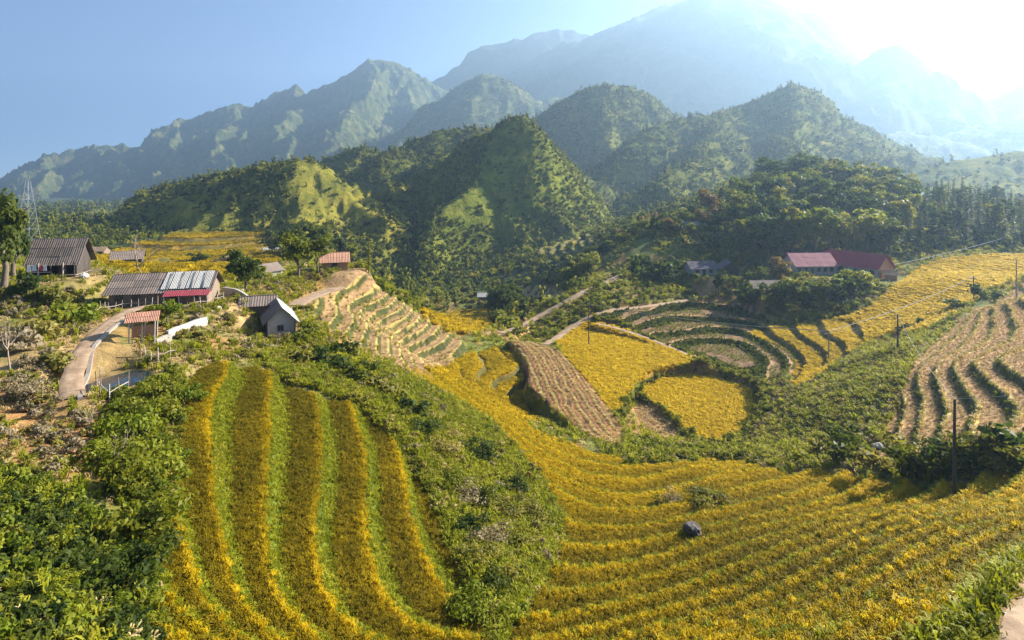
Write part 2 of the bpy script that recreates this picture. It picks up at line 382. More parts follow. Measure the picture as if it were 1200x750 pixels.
QUADS = np.stack([_ix[:-1, :-1], _ix[:-1, 1:], _ix[1:, 1:], _ix[1:, :-1]], -1).reshape(-1, 4)
GV = np.stack([GX, GY, GZ], -1).reshape(-1, 3); GCf = GC.reshape(-1, 3)
qid = GID.ravel()[QUADS[:, 0]]; qk = GK.ravel()[QUADS[:, 0]]
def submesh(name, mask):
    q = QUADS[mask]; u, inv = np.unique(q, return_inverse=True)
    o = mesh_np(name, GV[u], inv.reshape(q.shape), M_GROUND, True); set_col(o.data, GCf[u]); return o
ORD = ['lowest','second','third','fourth','fifth','sixth','seventh','eighth','ninth','tenth','eleventh','twelfth','thirteenth','fourteenth','fifteenth','sixteenth','seventeenth','eighteenth','nineteenth','twentieth']+['twenty-'+w for w in ('first','second','third','fourth','fifth','sixth','seventh','eighth','ninth')]+['thirtieth']
TERR = {}     # region name -> {terrace number: object}
rest = np.ones(len(QUADS), bool)
for nm, oname, phrase in (
  ('left', 'rice_terrace', 'terrace of olive rice with green grass bank on the slope below the hut'),
  ('bowl', 'rice_terrace', 'curved golden rice terrace in the wide bowl'),
  ('right_rice', 'rice_field', 'wide bright yellow rice field sweeping down past the red-roofed school'),
  ('curved_rice', 'rice_terrace', 'curved yellow rice terrace with a dark bank at the lower end of the upper field'),
  ('dry', 'stubble_terrace', 'harvested tan stubble terrace with straw edge on the slope behind the tall pole'),
  ('ploughed', 'ploughed_terrace', 'narrow ploughed brown terrace in the curving harvested field'),
  ('upper_rice', 'rice_terrace', 'yellow rice plot beside the curving ploughed field'),
  ('big_rice', 'rice_field', 'large level golden rice field beside the curving ploughed terraces'),
  ('round_rice', 'rice_field', 'rounded golden rice field at the bottom of the valley'),
  ('rough_patch', 'stubble_field', 'small rough brown stubble patch under the rounded rice field'),
  ('valley_rice', 'rice_field', 'small far yellow rice field at the foot of the pyramid hill'),
  ('far_fields', 'rice_field', 'far golden rice fields behind the long house')):
    mk = qid == RID[nm]; TERR[nm] = {}
    many = REG[RID[nm]]['step'] and nm not in ('valley_rice', 'far_fields', 'right_rice')
    ks, cnt = (np.unique(qk[mk], return_counts=True) if many else (np.array([0]), np.array([mk.sum()])))
    ks = [k for k, c_ in zip(ks, cnt) if c_ > 60]
    for j, k in enumerate(ks):
        mm = mk & (qk == k) if many else mk
        rest &= ~mm
        o = submesh(oname, mm)
        tag(o, phrase + (', %s from the bottom' % ORD[j] if j else ', the lowest of them') if many else phrase, 'terrace' if 'terrace' in oname else 'field', None, 'structure')
        TERR[nm][int(k)] = o
ground = submesh('ground', rest)
tag(ground, 'grassy and earthen hillside and valley floor', 'ground', None, 'structure')
# far valley floor out to the mountains
rf = np.exp(np.linspace(math.log(560), math.log(5000), 28)); tf = np.linspace(-1.35, 1.35, 90)
Rf, Tf = np.meshgrid(rf, tf, indexing='ij'); Xf = Rf*np.sin(Tf); Yf = Rf*np.cos(Tf); Zf = -58+(fbm(Xf, Yf, 300, 4, 77)-.5)*40
_if = np.arange(Rf.size).reshape(Rf.shape)
vf = mesh_np('valley_floor', np.stack([Xf, Yf, Zf], -1).reshape(-1, 3), np.stack([_if[:-1, :-1], _if[:-1, 1:], _if[1:, 1:], _if[1:, :-1]], -1).reshape(-1, 4), M_GROUND, True)
set_col(vf.data, np.tile(C_DARK*1.4, (Rf.size, 1))); tag(vf, 'distant green valley floor between the mountains', 'ground', None, 'structure')
# dirt tracks: ribbons a little above the ground, with worn edges
def mat_track():
    m, nt, b = new_mat('track_dirt')
    n = tex_noise(nt, .7, 8, .65); c = ramp(nt, n, [(.3, (.17,.105,.06)), (.55, (.30,.20,.12)), (.75, (.40,.30,.20))])
    nt.links.new(c, b.inputs['Base Color']); b.inputs['Roughness'].default_value = .95; bump(nt, b, n, .7, .15); return m
M_TRACK = mat_track()
TRLAB = {'valley_road': ('dirt_road', 'pale dirt road curving past the upper end of the large rice field'), 'upper_road': ('dirt_road', 'brown dirt road on the earth bank leading up to the trees'),
 'field_path': ('path', 'narrow light path along the upper edge of the large rice field'), 'pond_track': ('dirt_road', 'curved pale dirt track around the dark pond below the long house'),
 'yard_track': ('path', 'pale dirt path running uphill from the small hut'), 'stone_path': ('path', 'stony grey path at the lower corner of the terraces')}
for nm, Q, hw in TRACKS:
    P = smooth_line(Q, 1); tan = np.gradient(P[:, :2], axis=0); tan /= np.linalg.norm(tan, axis=1)[:, None]+1e-9; nn = np.stack([-tan[:, 1], tan[:, 0]], 1)
    cols = np.linspace(-1, 1, 7); V = []
    for c_ in cols:
        w_ = hw*(1+.25*(noise(P[:, 0]*.7+c_*9, P[:, 1]*.7, 5)-.5)*(abs(c_) == 1))
        V.append(np.column_stack([P[:, :2]+nn*c_*w_[:, None], P[:, 2]+.05-.10*(abs(c_) == 1)+.05*noise(P[:, 0]*2+c_, P[:, 1]*2, 8)]))
    V = np.stack(V, 1); ii = np.arange(V.shape[0]*7).reshape(-1, 7)
    o = mesh_np(TRLAB[nm][0], V.reshape(-1, 3), np.stack([ii[:-1, :-1], ii[:-1, 1:], ii[1:, 1:], ii[1:, :-1]], -1).reshape(-1, 4)[:, ::-1], M_TRACK, True)
    tag(o, TRLAB[nm][1], 'road' if 'road' in TRLAB[nm][0] else 'path', None, 'structure')
# ------------------------------------------------------------------ hills and mountains: ridge lines with slopes falling away
def mat_mountain(name, lo, mid, hi, sc):
    m, nt, b = new_mat(name)
    n1 = tex_noise(nt, sc, 9, .68); n2 = tex_noise(nt, sc*.22, 6, .6, dist=.6)
    c = ramp(nt, n1, [(.32, lo), (.5, mid), (.68, hi)])
    c = mixc(nt, .8, c, ramp(nt, n2, [(.35, (.6,.7,.65)), (.65, (1.35,1.25,1.0))]), 'MULTIPLY')
    nt.links.new(c, b.inputs['Base Color']); b.inputs['Roughness'].default_value = 1; b.inputs['Specular IOR Level'].default_value = .05
    bump(nt, b, tex_noise(nt, sc*1.6, 9, .75), 1.0, .35/sc)
    return m
M_HILL = mat_mountain('hill_scrub', (.05,.07,.016), (.12,.14,.026), (.26,.235,.05), .045)
M_YELLOW = mat_mountain('hill_yellow_grass', (.13,.14,.025), (.25,.225,.035), (.36,.30,.06), .06)
M_FAR = mat_mountain('mountain_forest', (.035,.055,.022), (.085,.105,.035), (.22,.19,.08), .022)
M_PALE = mat_mountain('mountain_hazed_green', (.065,.08,.06), (.095,.105,.075), (.14,.135,.10), .012)  # muted low-contrast green, some distance haze put into the colour
M_CONE = mat_mountain('hill_fresh_grass', (.07,.095,.016), (.16,.185,.026), (.30,.275,.05), .07)
HILLS = {}
def massif(name, ridges, slope, label, nu=220, nv=110, mat=None, noise_sc=120, amp=.22, pad_u=.12, back=350, front=500, rough=1.0, power=1.0, k=1.0, rnd=.12):
    noise_sc *= k; back *= k; front *= k; ridges = [[(a, b, c*k) for a, b, c in r] for r in ridges]
    RD = [smooth_line(np.array([W(*p) for p in r]), 1) for r in ridges]
    A = np.vstack(RD); u = A[:, 0]/A[:, 1]
    uu = np.linspace(u.min()-pad_u, u.max()+pad_u, nu); yy = np.linspace(max(A[:, 1].min()-front, 180), A[:, 1].max()+back, nv)
    U, Y = np.meshgrid(uu, yy, indexing='xy'); X = U*Y
    sd_ = hash(name) % 97 if False else sum(map(ord, name)) % 97
    wx = X+(fbm(X, Y, noise_sc*1.3, 3, sd_)-.5)*noise_sc*.8; wy = Y+(fbm(X, Y, noise_sc*1.3, 3, sd_+5)-.5)*noise_sc*.8
    def height(X, Y, wx, wy):
        Z = np.full(X.shape, -1e9); D = np.full(X.shape, 1e9)
        for P in RD:
            f_ = .45 if P is RD[0] else 1.0; d, e = seg_dist(wx*f_+X*(1-f_), wy*f_+Y*(1-f_), P); rw = noise_sc*rnd; z = e[..., 0]-slope*(np.sqrt(d*d+rw*rw)-rw)
            Z = np.maximum(Z, z); D = np.minimum(D, d)
        g = ridged(wx, wy, noise_sc, 5, sd_+2)-.55
        g2 = ridged(wx+g*noise_sc*.2, wy, noise_sc*.33, 4, sd_+9)-.5
        Z = Z+g*noise_sc*amp*sstep(0, noise_sc*.6, D)*1.6+g2*noise_sc*.14*rough*(.3+.7*sstep(0, noise_sc*.4, D))+(fbm(X, Y, noise_sc*.10, 4, sd_+3)-.5)*noise_sc*.07*rough
        return np.maximum(Z, -95)
    Z = height(X, Y, wx, wy)
    ii = np.arange(X.size).reshape(X.shape)
    q = np.stack([ii[:-1, :-1], ii[:-1, 1:], ii[1:, 1:], ii[1:, :-1]], -1).reshape(-1, 4)
    q = q[(Z.ravel()[q] > -94.9).any(1)]; un, inv = np.unique(q, return_inverse=True)
    o = mesh_np(name, np.stack([X, Y, Z], -1).reshape(-1, 3)[un], inv.reshape(q.shape), mat or M_HILL, True)
    tag(o, label, 'hill' if 'hill' in name else 'mountain', None, 'structure')
    HILLS[label] = (X, Y, Z, uu, yy); return o, (uu, yy, Z)
def grid_z(g, x, y):
    """height of a hill grid at world x, y (bilinear)"""
    uu, yy, Z = g; u = x/y
    fi = np.clip((u-uu[0])/(uu[1]-uu[0]), 0, len(uu)-1.001); fj = np.clip((y-yy[0])/(yy[1]-yy[0]), 0, len(yy)-1.001)
    i = fi.astype(int); j = fj.astype(int); a = fi-i; b = fj-j
    return (Z[j, i]*(1-a)+Z[j, i+1]*a)*(1-b)+(Z[j+1, i]*(1-a)+Z[j+1, i+1]*a)*b
H_PYR = massif('hill', [[(592,137,470),(575,165,452),(560,205,425),(530,240,395),(500,275,365),(488,310,330)], [(592,137,470),(545,165,490),(500,205,500),(455,260,490)], [(592,137,470),(620,150,500),(652,192,540),(690,245,570)]], 1.18,
  'steep pointed green hill with a bright sunlit flank in the middle of the valley', 240, 190, M_CONE, noise_sc=50, amp=.14, rough=.6, front=150, back=220)[1]
H_YEL = massif('hill', [[(355,187,430),(310,194,445),(270,202,460),(230,212,480),(200,218,500),(160,240,520),(100,268,530)], [(355,187,430),(385,210,412),(428,252,385)], [(355,187,430),(347,215,395),(344,252,355)], [(270,202,460),(255,235,410),(240,262,375)]], .72,
  'low green ridge with a grassy yellow peak above the far rice fields', 240, 140, M_YELLOW, noise_sc=55, amp=.22, front=120, back=200, rnd=.35)[1]
H_DRK = massif('hill', [[(370,190,640),(410,172,640),(450,180,620),(480,160,620),(540,148,640),(600,155,670),(650,180,700)], [(410,172,640),(418,225,540)], [(480,160,620),(470,215,520)], [(540,148,640),(520,200,540)]], .85,
  'dark ridge with bright spurs between the yellow peak and the pointed hill', 220, 130, noise_sc=70, amp=.28, front=160, back=250)[1]
H_ROUND = massif('hill', [[(600,165,900),(640,127,880),(665,110,860),(700,98,850),(740,103,850),(770,117,880),(805,150,950)], [(700,98,850),(692,160,740),(684,222,650)], [(740,103,850),(748,170,750),(740,215,660)], [(640,127,880),(640,175,780)]], .95,
  'tall rounded forested hill behind the pointed hill', 220, 130, noise_sc=90, amp=.2, front=180, back=250, k=1.25)[1]
H_RIGHT = massif('hill', [[(688,240,600),(715,187,660),(745,157,700),(790,141,740),(850,131,780),(885,115,800),(922,98,820),(960,108,840),(990,133,830),(1030,163,780),(1085,200,700)], [(850,131,780),(830,180,600),(800,215,480)], [(922,98,820),(950,150,680),(930,188,540)], [(990,133,830),(1010,175,650)]], .62,
  'broad hazy ridge behind the wooded knoll above the school', 260, 130, noise_sc=90, amp=.2, front=220, back=250, k=1.1)[1]
H_LOW = massif('hill', [[(1040,215,560),(1100,192,600),(1150,186,620),(1200,178,640),(1320,165,640)], [(1150,186,620),(1130,225,480)], [(1250,175,640),(1200,215,500)]], .4,
  'low pale terraced hill beyond the conifers', 120, 80, noise_sc=90, amp=.12, front=200, back=200, k=1.1)[1]
H_MIDR = massif('hill', [[(1000,172,1000),(1060,150,1050),(1100,163,1080),(1140,148,1100),(1200,136,1100),(1320,118,1100)]], .5,
  'hazy blue hill below the pale pyramid peak', 140, 80, noise_sc=130, amp=.2, front=300, back=250, k=1.7)[1]
H_MIDL = massif('mountain', [[(430,165,1200),(480,152,1180),(520,120,1150),(550,96,1140),(572,86,1140),(600,98,1150),(625,121,1180),(660,112,1220),(720,128,1280)], [(572,86,1140),(545,140,980),(520,180,860)], [(520,120,1150),(470,175,950)]], .85,
  'blue forested peak behind the rounded hill', 260, 150, M_FAR, 110, .26, front=300, back=300, k=1.8)[1]
massif('mountain', [[(15,225,1300),(35,195,1350),(60,181,1400),(95,174,1440),(130,169,1480),(165,173,1500),(195,160,1500),(230,140,1500),(262,128,1500),(285,121,1500),(303,129,1500),(318,111,1500),(326,104,1500),(333,110,1500),(343,100,1500),(354,109,1500),(375,104,1500),(395,96,1500),(412,84,1500),(440,69,1500),(456,72,1500),(472,73,1500),(490,84,1500),(505,95,1520),(530,102,1550),(570,122,1600)],
  [(285,121,1500),(272,165,1200),(262,205,980)], [(343,100,1500),(350,150,1200),(352,195,960)], [(440,69,1500),(425,120,1250),(415,170,1000)], [(130,169,1480),(150,210,1120)], [(230,140,1500),(205,190,1150)], [(490,84,1500),(500,140,1200)], [(60,181,1400),(70,215,1150)]], .75,
  'long blue mountain range with a jagged crest at the far end of the valley', 560, 230, M_FAR, 150, .34, front=250, back=350, pad_u=.06, k=2.0, rough=1.7, rnd=.02)
massif('mountain', [[(400,140,2000),(470,112,2000),(500,98,2000),(530,80,2000),(560,62,2000),(580,55,2000),(610,50,2000),(640,39,2000),(665,36,2000),(700,45,2000),(800,80,2000)], [(560,62,2000),(540,130,1700)]], .8,
  'very pale far mountain behind the blue range', 180, 80, M_PALE, 260, .22, front=300, back=300, k=1.75)
massif('mountain', [[(540,150,1750),(600,111,1750),(630,86,1750),(660,65,1750),(690,52,1750),(720,36,1750),(760,22,1750),(800,8,1750),(830,-5,1750),(870,-10,1750),(900,10,1750),(940,45,1750),(985,82,1750),(1030,105,1750)], [(690,52,1750),(700,110,1450)], [(800,8,1750),(790,70,1450),(780,120,1250)], [(870,-10,1750),(900,90,1400)]], .8,
  'huge pale mountain fading into the sunlit haze', 300, 160, M_PALE, 220, .26, front=350, back=350, k=1.8, rnd=.5)
massif('mountain', [[(930,130,1500),(970,101,1500),(1000,72,1500),(1025,53,1500),(1046,67,1500),(1070,91,1500),(1100,115,1500),(1150,120,1500),(1180,111,1500),(1215,94,1500),(1320,75,1500)], [(1025,53,1500),(1030,110,1300)], [(1215,94,1500),(1190,140,1250)]], .85,
  'white pyramid-shaped peak dissolving in the glare', 220, 100, M_PALE, 220, .2, front=300, back=300, k=1.6)
# the air: one closed box of pale haze around the whole valley
def box_obj(name, lo, hi, mat):
    bm = bmesh.new(); bmesh.ops.create_cube(bm, size=1.0)
    for v in bm.verts: v.co = Vector([lo[i]+(v.co[i]+.5)*(hi[i]-lo[i]) for i in range(3)])
    me = bpy.data.meshes.new(name); bm.to_mesh(me); bm.free(); me.materials.append(mat)
    return link(bpy.data.objects.new(name, me))
hm = bpy.data.materials.new('haze_air'); hm.use_nodes = True; hm.node_tree.nodes.clear()
_pv = hm.node_tree.nodes.new('ShaderNodeVolumePrincipled'); _ho = hm.node_tree.nodes.new('ShaderNodeOutputMaterial')
_pv.inputs['Color'].default_value = (.46,.70,1.0,1); _pv.inputs['Density'].default_value = 2.6e-4; _pv.inputs['Anisotropy'].default_value = .50
hm.node_tree.links.new(_pv.outputs[0], _ho.inputs['Volume'])
haze = box_obj('haze', (-5600,-300,-115), (5600,5400,1100), hm); tag(haze, 'pale sunlit haze filling the valley air', 'haze', None, 'stuff')
# ------------------------------------------------------------------ plants: prototypes and scattering
def mat_leaf(name, stops, trans=.35, rough=.55, tint=False, spread=1.0):
    m, nt, b = new_mat(name)
    oi = N(nt, 'ShaderNodeObjectInfo'); at = N(nt, 'ShaderNodeAttribute', attribute_name='v')
    if tint:
        ti = N(nt, 'ShaderNodeAttribute', attribute_name='tint'); ti.attribute_type = 'INSTANCER'; src = ti.outputs['Fac']
    else: src = oi.outputs['Random']
    ad = N(nt, 'ShaderNodeMath', operation='MULTIPLY_ADD'); nt.links.new(at.outputs['Fac'], ad.inputs[0]); ad.inputs[1].default_value = .45*spread
    mu = N(nt, 'ShaderNodeMath', operation='MULTIPLY'); nt.links.new(src, mu.inputs[0]); mu.inputs[1].default_value = .55+.45*(1-spread)
    nt.links.new(mu.outputs[0], ad.inputs[2])
    c = ramp(nt, ad.outputs[0], stops)
    nt.links.new(c, b.inputs['Base Color']); b.inputs['Roughness'].default_value = rough; b.inputs['Specular IOR Level'].default_value = .12
    tr = N(nt, 'ShaderNodeBsdfTranslucent'); tc = mixc(nt, 1.0, c, (1.5,1.45,.75), 'MULTIPLY'); nt.links.new(tc, tr.inputs[0])
    mx = N(nt, 'ShaderNodeMixShader'); mx.inputs[0].default_value = trans
    nt.links.new(b.outputs[0], mx.inputs[1]); nt.links.new(tr.outputs[0], mx.inputs[2])
    nt.links.new(mx.outputs[0], nt.nodes['Material Output'].inputs[0])
    return m
M_LEAF = mat_leaf('leaf_green', [(0, (.026,.040,.007)), (.35, (.075,.095,.012)), (.65, (.155,.165,.016)), (1, (.27,.235,.035))], .42)
M_LEAF_DARK = mat_leaf('leaf_dark', [(0, (.013,.027,.008)), (.5, (.042,.066,.014)), (1, (.13,.15,.028))], .5)
M_LEAF_BRIGHT = mat_leaf('leaf_bright', [(0, (.06,.09,.008)), (.5, (.14,.175,.012)), (1, (.27,.27,.03))], .4)
M_LEAF_RUST = mat_leaf('leaf_rust', [(0, (.09,.055,.015)), (.5, (.17,.11,.025)), (1, (.26,.19,.05))])
M_SCRUB = mat_leaf('leaf_scrub', [(0, (.06,.07,.016)), (.35, (.15,.148,.028)), (.7, (.265,.225,.055)), (1, (.40,.32,.15))], .38)
M_HILLTREE = mat_leaf('leaf_hillside', [(0, (.045,.065,.012)), (.4, (.115,.14,.020)), (.75, (.22,.23,.03)), (1, (.34,.30,.05))], .42)
M_RICE = mat_leaf('rice_straw', [(0, (.07,.075,.005)), (.30, (.195,.150,.006)), (.60, (.36,.26,.005)), (.85, (.53,.375,.006)), (1, (.60,.44,.012))], .42, .6, True, .55)
M_GRASS = mat_leaf('grass_blade', [(0, (.075,.10,.008)), (.4, (.17,.195,.010)), (.8, (.30,.29,.018)), (1, (.42,.345,.05))], .42, .6, True)
M_STUBBLE = mat_leaf('straw_stubble', [(0, (.18,.12,.06)), (.5, (.42,.30,.14)), (1, (.60,.47,.22))], .2, .8, True)
M_BARK = plain('bark', (.13,.095,.065), .95, .45, 3.0)
M_TWIG = plain('bare_twig', (.27,.20,.14), .9, .3, 4.0)

def proto(name, V, F, vals, mat):
    """a mesh data-block for copying; vals is a 0..1 shade per vertex"""
    o = mesh_np(name, V, F, mat, False); COL.objects.unlink(o)
    a = o.data.attributes.new('v', 'FLOAT', 'POINT'); a.data.foreach_set('value', np.asarray(vals, np.float32)); return o
def unit(n, rng):
    v = rng.normal(size=(n, 3)); return v/np.linalg.norm(v, axis=1)[:, None]
def leaves(C, Nn, L, Wd, rng, vals):
    """pointed leaves (a bent diamond of two faces each) centred at C, facing about Nn"""
    n = len(C); a = unit(n, rng); t = np.cross(Nn, a); t /= np.linalg.norm(t, axis=1)[:, None]+1e-9; s = np.cross(Nn, t)
    L = np.broadcast_to(L, n)[:, None]; Wd = np.broadcast_to(Wd, n)[:, None]
    V = np.stack([C-t*L*.5, C+s*Wd*.5+Nn*L*.06, C+t*L*.5-Nn*L*.12, C-s*Wd*.5+Nn*L*.06], 1).reshape(-1, 3)
    return V, np.arange(n*4).reshape(n, 4), np.repeat(vals, 4)
def tube_np(P, R, k=5):
    P = np.asarray(P, float); R = np.asarray(R, float); T = np.gradient(P, axis=0); T /= np.linalg.norm(T, axis=1)[:, None]+1e-9
    up = np.where(np.abs(T[:, 2:3]) > .9, np.array([[1., 0, 0]]), np.array([[0., 0, 1]])); A = np.cross(T, up); A /= np.linalg.norm(A, axis=1)[:, None]+1e-9; B = np.cross(T, A)
    an = np.arange(k)*2*math.pi/k
    V = (P[:, None]+R[:, None, None]*(np.cos(an)[None, :, None]*A[:, None]+np.sin(an)[None, :, None]*B[:, None])).reshape(-1, 3)
    i = np.arange(len(P)*k).reshape(-1, k); j = np.roll(i, -1, 1)
    F = np.stack([i[:-1], j[:-1], j[1:], i[1:]], -1).reshape(-1, 4)
    return V, F
def join(parts):
    V, F, X, o = [], [], [], 0
    for p in parts:
        V.append(p[0]); F.append(p[1]+o); o += len(p[0]); X.append(p[2] if len(p) > 2 else np.full(len(p[0]), .5))
    return np.vstack(V), np.vstack(F), np.concatenate(X)

def make_blades(name, n, h, spread, width, mat, rng, droop=.5, head=0.0):
    """a tuft of bent blades; ripe heads hang at the tips"""
    V, F, X = [], [], []; o = 0
    for i in range(n):
        a = rng.uniform(0, 2*math.pi); b = np.array((math.cos(a), math.sin(a), 0)); r0 = spread*.45*math.sqrt(rng.uniform()); hh = h*rng.uniform(.7, 1.1)
        p0 = np.array((math.cos(a*3.1)*r0, math.sin(a*3.1)*r0, 0)); s = np.array((-b[1], b[0], 0))*width*.5; dr = spread*droop*rng.uniform(.3, 1.0)
        pts = [p0, p0+b*dr*.25+np.array((0,0,hh*.6)), p0+b*dr*.8+np.array((0,0,hh*.95)), p0+b*dr*1.35+np.array((0,0,hh*(.78 if head else .9)))]
        ws = [.7, .9, 1.0+head, .35+head*.6]; sh = [.0, .35, .8, 1.0]; j = rng.uniform(-.15, .15)
        for p, w_, q in zip(pts, ws, sh): V += [p-s*w_, p+s*w_]; X += [np.clip(q+j, 0, 1)]*2
        for q in range(3): F.append((o+2*q, o+2*q+1, o+2*q+3, o+2*q+2))
        o += 8
    return proto(name, np.array(V), np.array(F), X, mat)
def lobes_crown(rng, n_lobes, rx, rz, zc, per, leaf, wd, flat=.75, shell=.62):
    """leaf-sized faces on many uneven lobes spread through an ellipsoid"""
    C, Nn, X = [], [], []
    for i in range(n_lobes):
        d = unit(1, rng)[0]; d[2] = rng.uniform(-.75, 1.0); q = rng.uniform(.25, .88)
        c = np.array((d[0]*rx*q, d[1]*rx*q, zc+d[2]*rz*q)); r = rng.uniform(.26, .46)*rx; sh = rng.uniform(0, 1)
        n = unit(per, rng); n[:, 2] = np.abs(n[:, 2])*1.0-.25; n /= np.linalg.norm(n, axis=1)[:, None]
        rad = r*(shell+(1-shell)*rng.uniform(size=(per, 1)))*(1+.25*rng.normal(size=(per, 1)))
        C.append(c+n*rad*np.array((1, 1, flat))); m = n+unit(per, rng)*.7; Nn.append(m/np.linalg.norm(m, axis=1)[:, None])
        X.append(np.clip(.25+.5*sh+.25*rng.uniform(size=per), 0, 1))
    C = np.vstack(C); return leaves(C, np.vstack(Nn), leaf*rng.uniform(.7, 1.35, len(C)), wd*rng.uniform(.7, 1.3, len(C)), rng, np.concatenate(X))
def make_crown(name, seed, mat, n_lobes=16, rx=2.6, rz=2.4, zc=5.2, per=60, leaf=.55, wd=.34):
    rng = np.random.default_rng(seed); V, F, X = lobes_crown(rng, n_lobes, rx, rz, zc, per, leaf, wd); return proto(name, V, F, X, mat)
def make_trunk(name, seed, h=4.5, r=.2, limbs=5, spread=1.5):
    rng = np.random.default_rng(seed); P = [(0,0,-.6),(0,0,0)]; x = y = 0
    for i in range(1, 6): x += rng.normal()*.12; y += rng.normal()*.12; P.append((x, y, h*i/5))
    parts = [tube_np(P, np.array([1.5,1.25,1,.85,.7,.55,.35])*r, 6)]
    for i in range(limbs):
        k = rng.integers(3, 7); a = rng.uniform(0, 6.28); p = np.array(P[k]); q = p+np.array((math.cos(a)*spread, math.sin(a)*spread, spread*rng.uniform(.5, 1.1)))
        parts.append(tube_np([p, (p+q)/2+np.array((0,0,.12)), q], np.array([.5,.36,.15])*r, 5))
    V, F, X = join(parts); return proto(name, V, F, X, M_BARK)
def make_conifer_crown(name, seed, mat, h=11, rx=1.9):
    rng = np.random.default_rng(seed); C, Nn, X = [], [], []
    for L in range(16):
        t = L/15; z = 1.4+(h-1.4)*t; rr = rx*(1-t)**.85*rng.uniform(.8, 1.15)+.12; nb = max(4, int(9*(1-t)+3))
        for b in range(nb):
            a = rng.uniform(0, 6.28); k = 7
            q = np.linspace(.2, 1, k)*rr*rng.uniform(.75, 1.15)
            C.append(np.column_stack([np.cos(a)*q, np.sin(a)*q, z-q*.28+rng.normal(size=k)*.06])); n = np.tile((math.cos(a)*.35, math.sin(a)*.35, 1.0), (k, 1))+rng.normal(size=(k, 3))*.35
            Nn.append(n/np.linalg.norm(n, axis=1)[:, None]); X.append(np.full(k, rng.uniform(.1, .8)))
    C = np.vstack(C); V, F, X = leaves(C, np.vstack(Nn), .62*rng.uniform(.7, 1.2, len(C)), .36, rng, np.concatenate(X)); return proto(name, V, F, X, mat)
def make_fronds(name, seed, mat, n=16, L=2.6, z0=0.0, arch=.9, leaflet=.5):
    """arching fronds with leaflets: banana-like and palm-like crowns"""
    rng = np.random.default_rng(seed); C, Nn, X, T = [], [], [], []
    for i in range(n):
        a = rng.uniform(0, 6.28); q = np.linspace(.12, 1, 11); el = rng.uniform(.5, 1.3); ll = L*rng.uniform(.7, 1.1)
        r = q*ll*math.cos(el*.7); z = z0+ll*(q*math.sin(el)-arch*q*q*.75)
        for s in (-1, 1):
            off = s*leaflet*.45*(1-q*.6)
            C.append(np.column_stack([np.cos(a)*r-np.sin(a)*off, np.sin(a)*r+np.cos(a)*off, z-.08])); nn = np.column_stack([-np.cos(a)*.3*np.ones(11)-s*np.sin(a)*.4, -np.sin(a)*.3*np.ones(11)+s*np.cos(a)*.4, np.ones(11)])+rng.normal(size=(11, 3))*.15
            Nn.append(nn/np.linalg.norm(nn, axis=1)[:, None]); X.append(np.full(11, rng.uniform(.2, 1)))
    C = np.vstack(C); V, F, X = leaves(C, np.vstack(Nn), leaflet*1.1, leaflet*.5, rng, np.concatenate(X)); return proto(name, V, F, X, mat)
_r = np.random.default_rng(5)
RICE = [make_blades('rice_tuft', 30, .62, .55, .034, M_RICE, _r, .62, .5) for _ in range(3)]
RICE_FAR = [make_blades('rice_clump', 30, .62, .95, .085, M_RICE, _r, .45, .4) for _ in range(2)]
GRASS = [make_blades('grass_tuft', 24, .62, .45, .05, M_GRASS, _r, .8, 0) for _ in range(3)]
STUB = [make_blades('stubble_tuft', 14, .30, .45, .045, M_STUBBLE, _r, .5, 0) for _ in range(2)]
def shrub(seed, mat, lobes=9, per=34, leaf=.26, wd=.17):
    rng = np.random.default_rng(seed); V, F, X = lobes_crown(rng, lobes, .95, .62, .42, per, leaf, wd, .8, .5); return proto('shrub_clump', V, F, X, mat)
SHRUB = [shrub(i, M_SCRUB) for i in (1, 2, 3)]+[shrub(4, M_LEAF)]
SHRUB_GREEN = [shrub(i, M_LEAF) for i in (6, 7)]+[shrub(8, M_LEAF_BRIGHT)]
BROAD = [shrub(i, {20: M_LEAF, 21: M_LEAF_BRIGHT, 22: M_LEAF_DARK, 23: M_LEAF_DARK}[i], 8, 26, .34, .22) for i in (20, 21, 22, 23)]
def tall_shrub(seed, mat):
    rng = np.random.default_rng(seed); V, F, X = lobes_crown(rng, 10, .6, 1.3, 1.1, 16, .36, .26, 1.1, .5); return proto('tree_clump', V, F, X, mat)
M_HILLDARK = mat_leaf('leaf_hillside_dark', [(0, (.018,.030,.009)), (.5, (.05,.07,.014)), (1, (.125,.14,.024))], .4); M_HILLDRY = mat_leaf('leaf_hillside_dry', [(0, (.07,.085,.016)), (.5, (.18,.18,.03)), (1, (.32,.27,.06))], .42)
HILLT = [shrub(31, M_HILLTREE, 8, 16, .42, .34), shrub(32, M_HILLTREE, 7, 18, .40, .32), shrub(33, M_HILLDARK, 9, 15, .42, .34), shrub(34, M_HILLDRY, 7, 14, .42, .34), tall_shrub(35, M_HILLTREE), tall_shrub(36, M_HILLDARK)]
GN_CACHE = {}
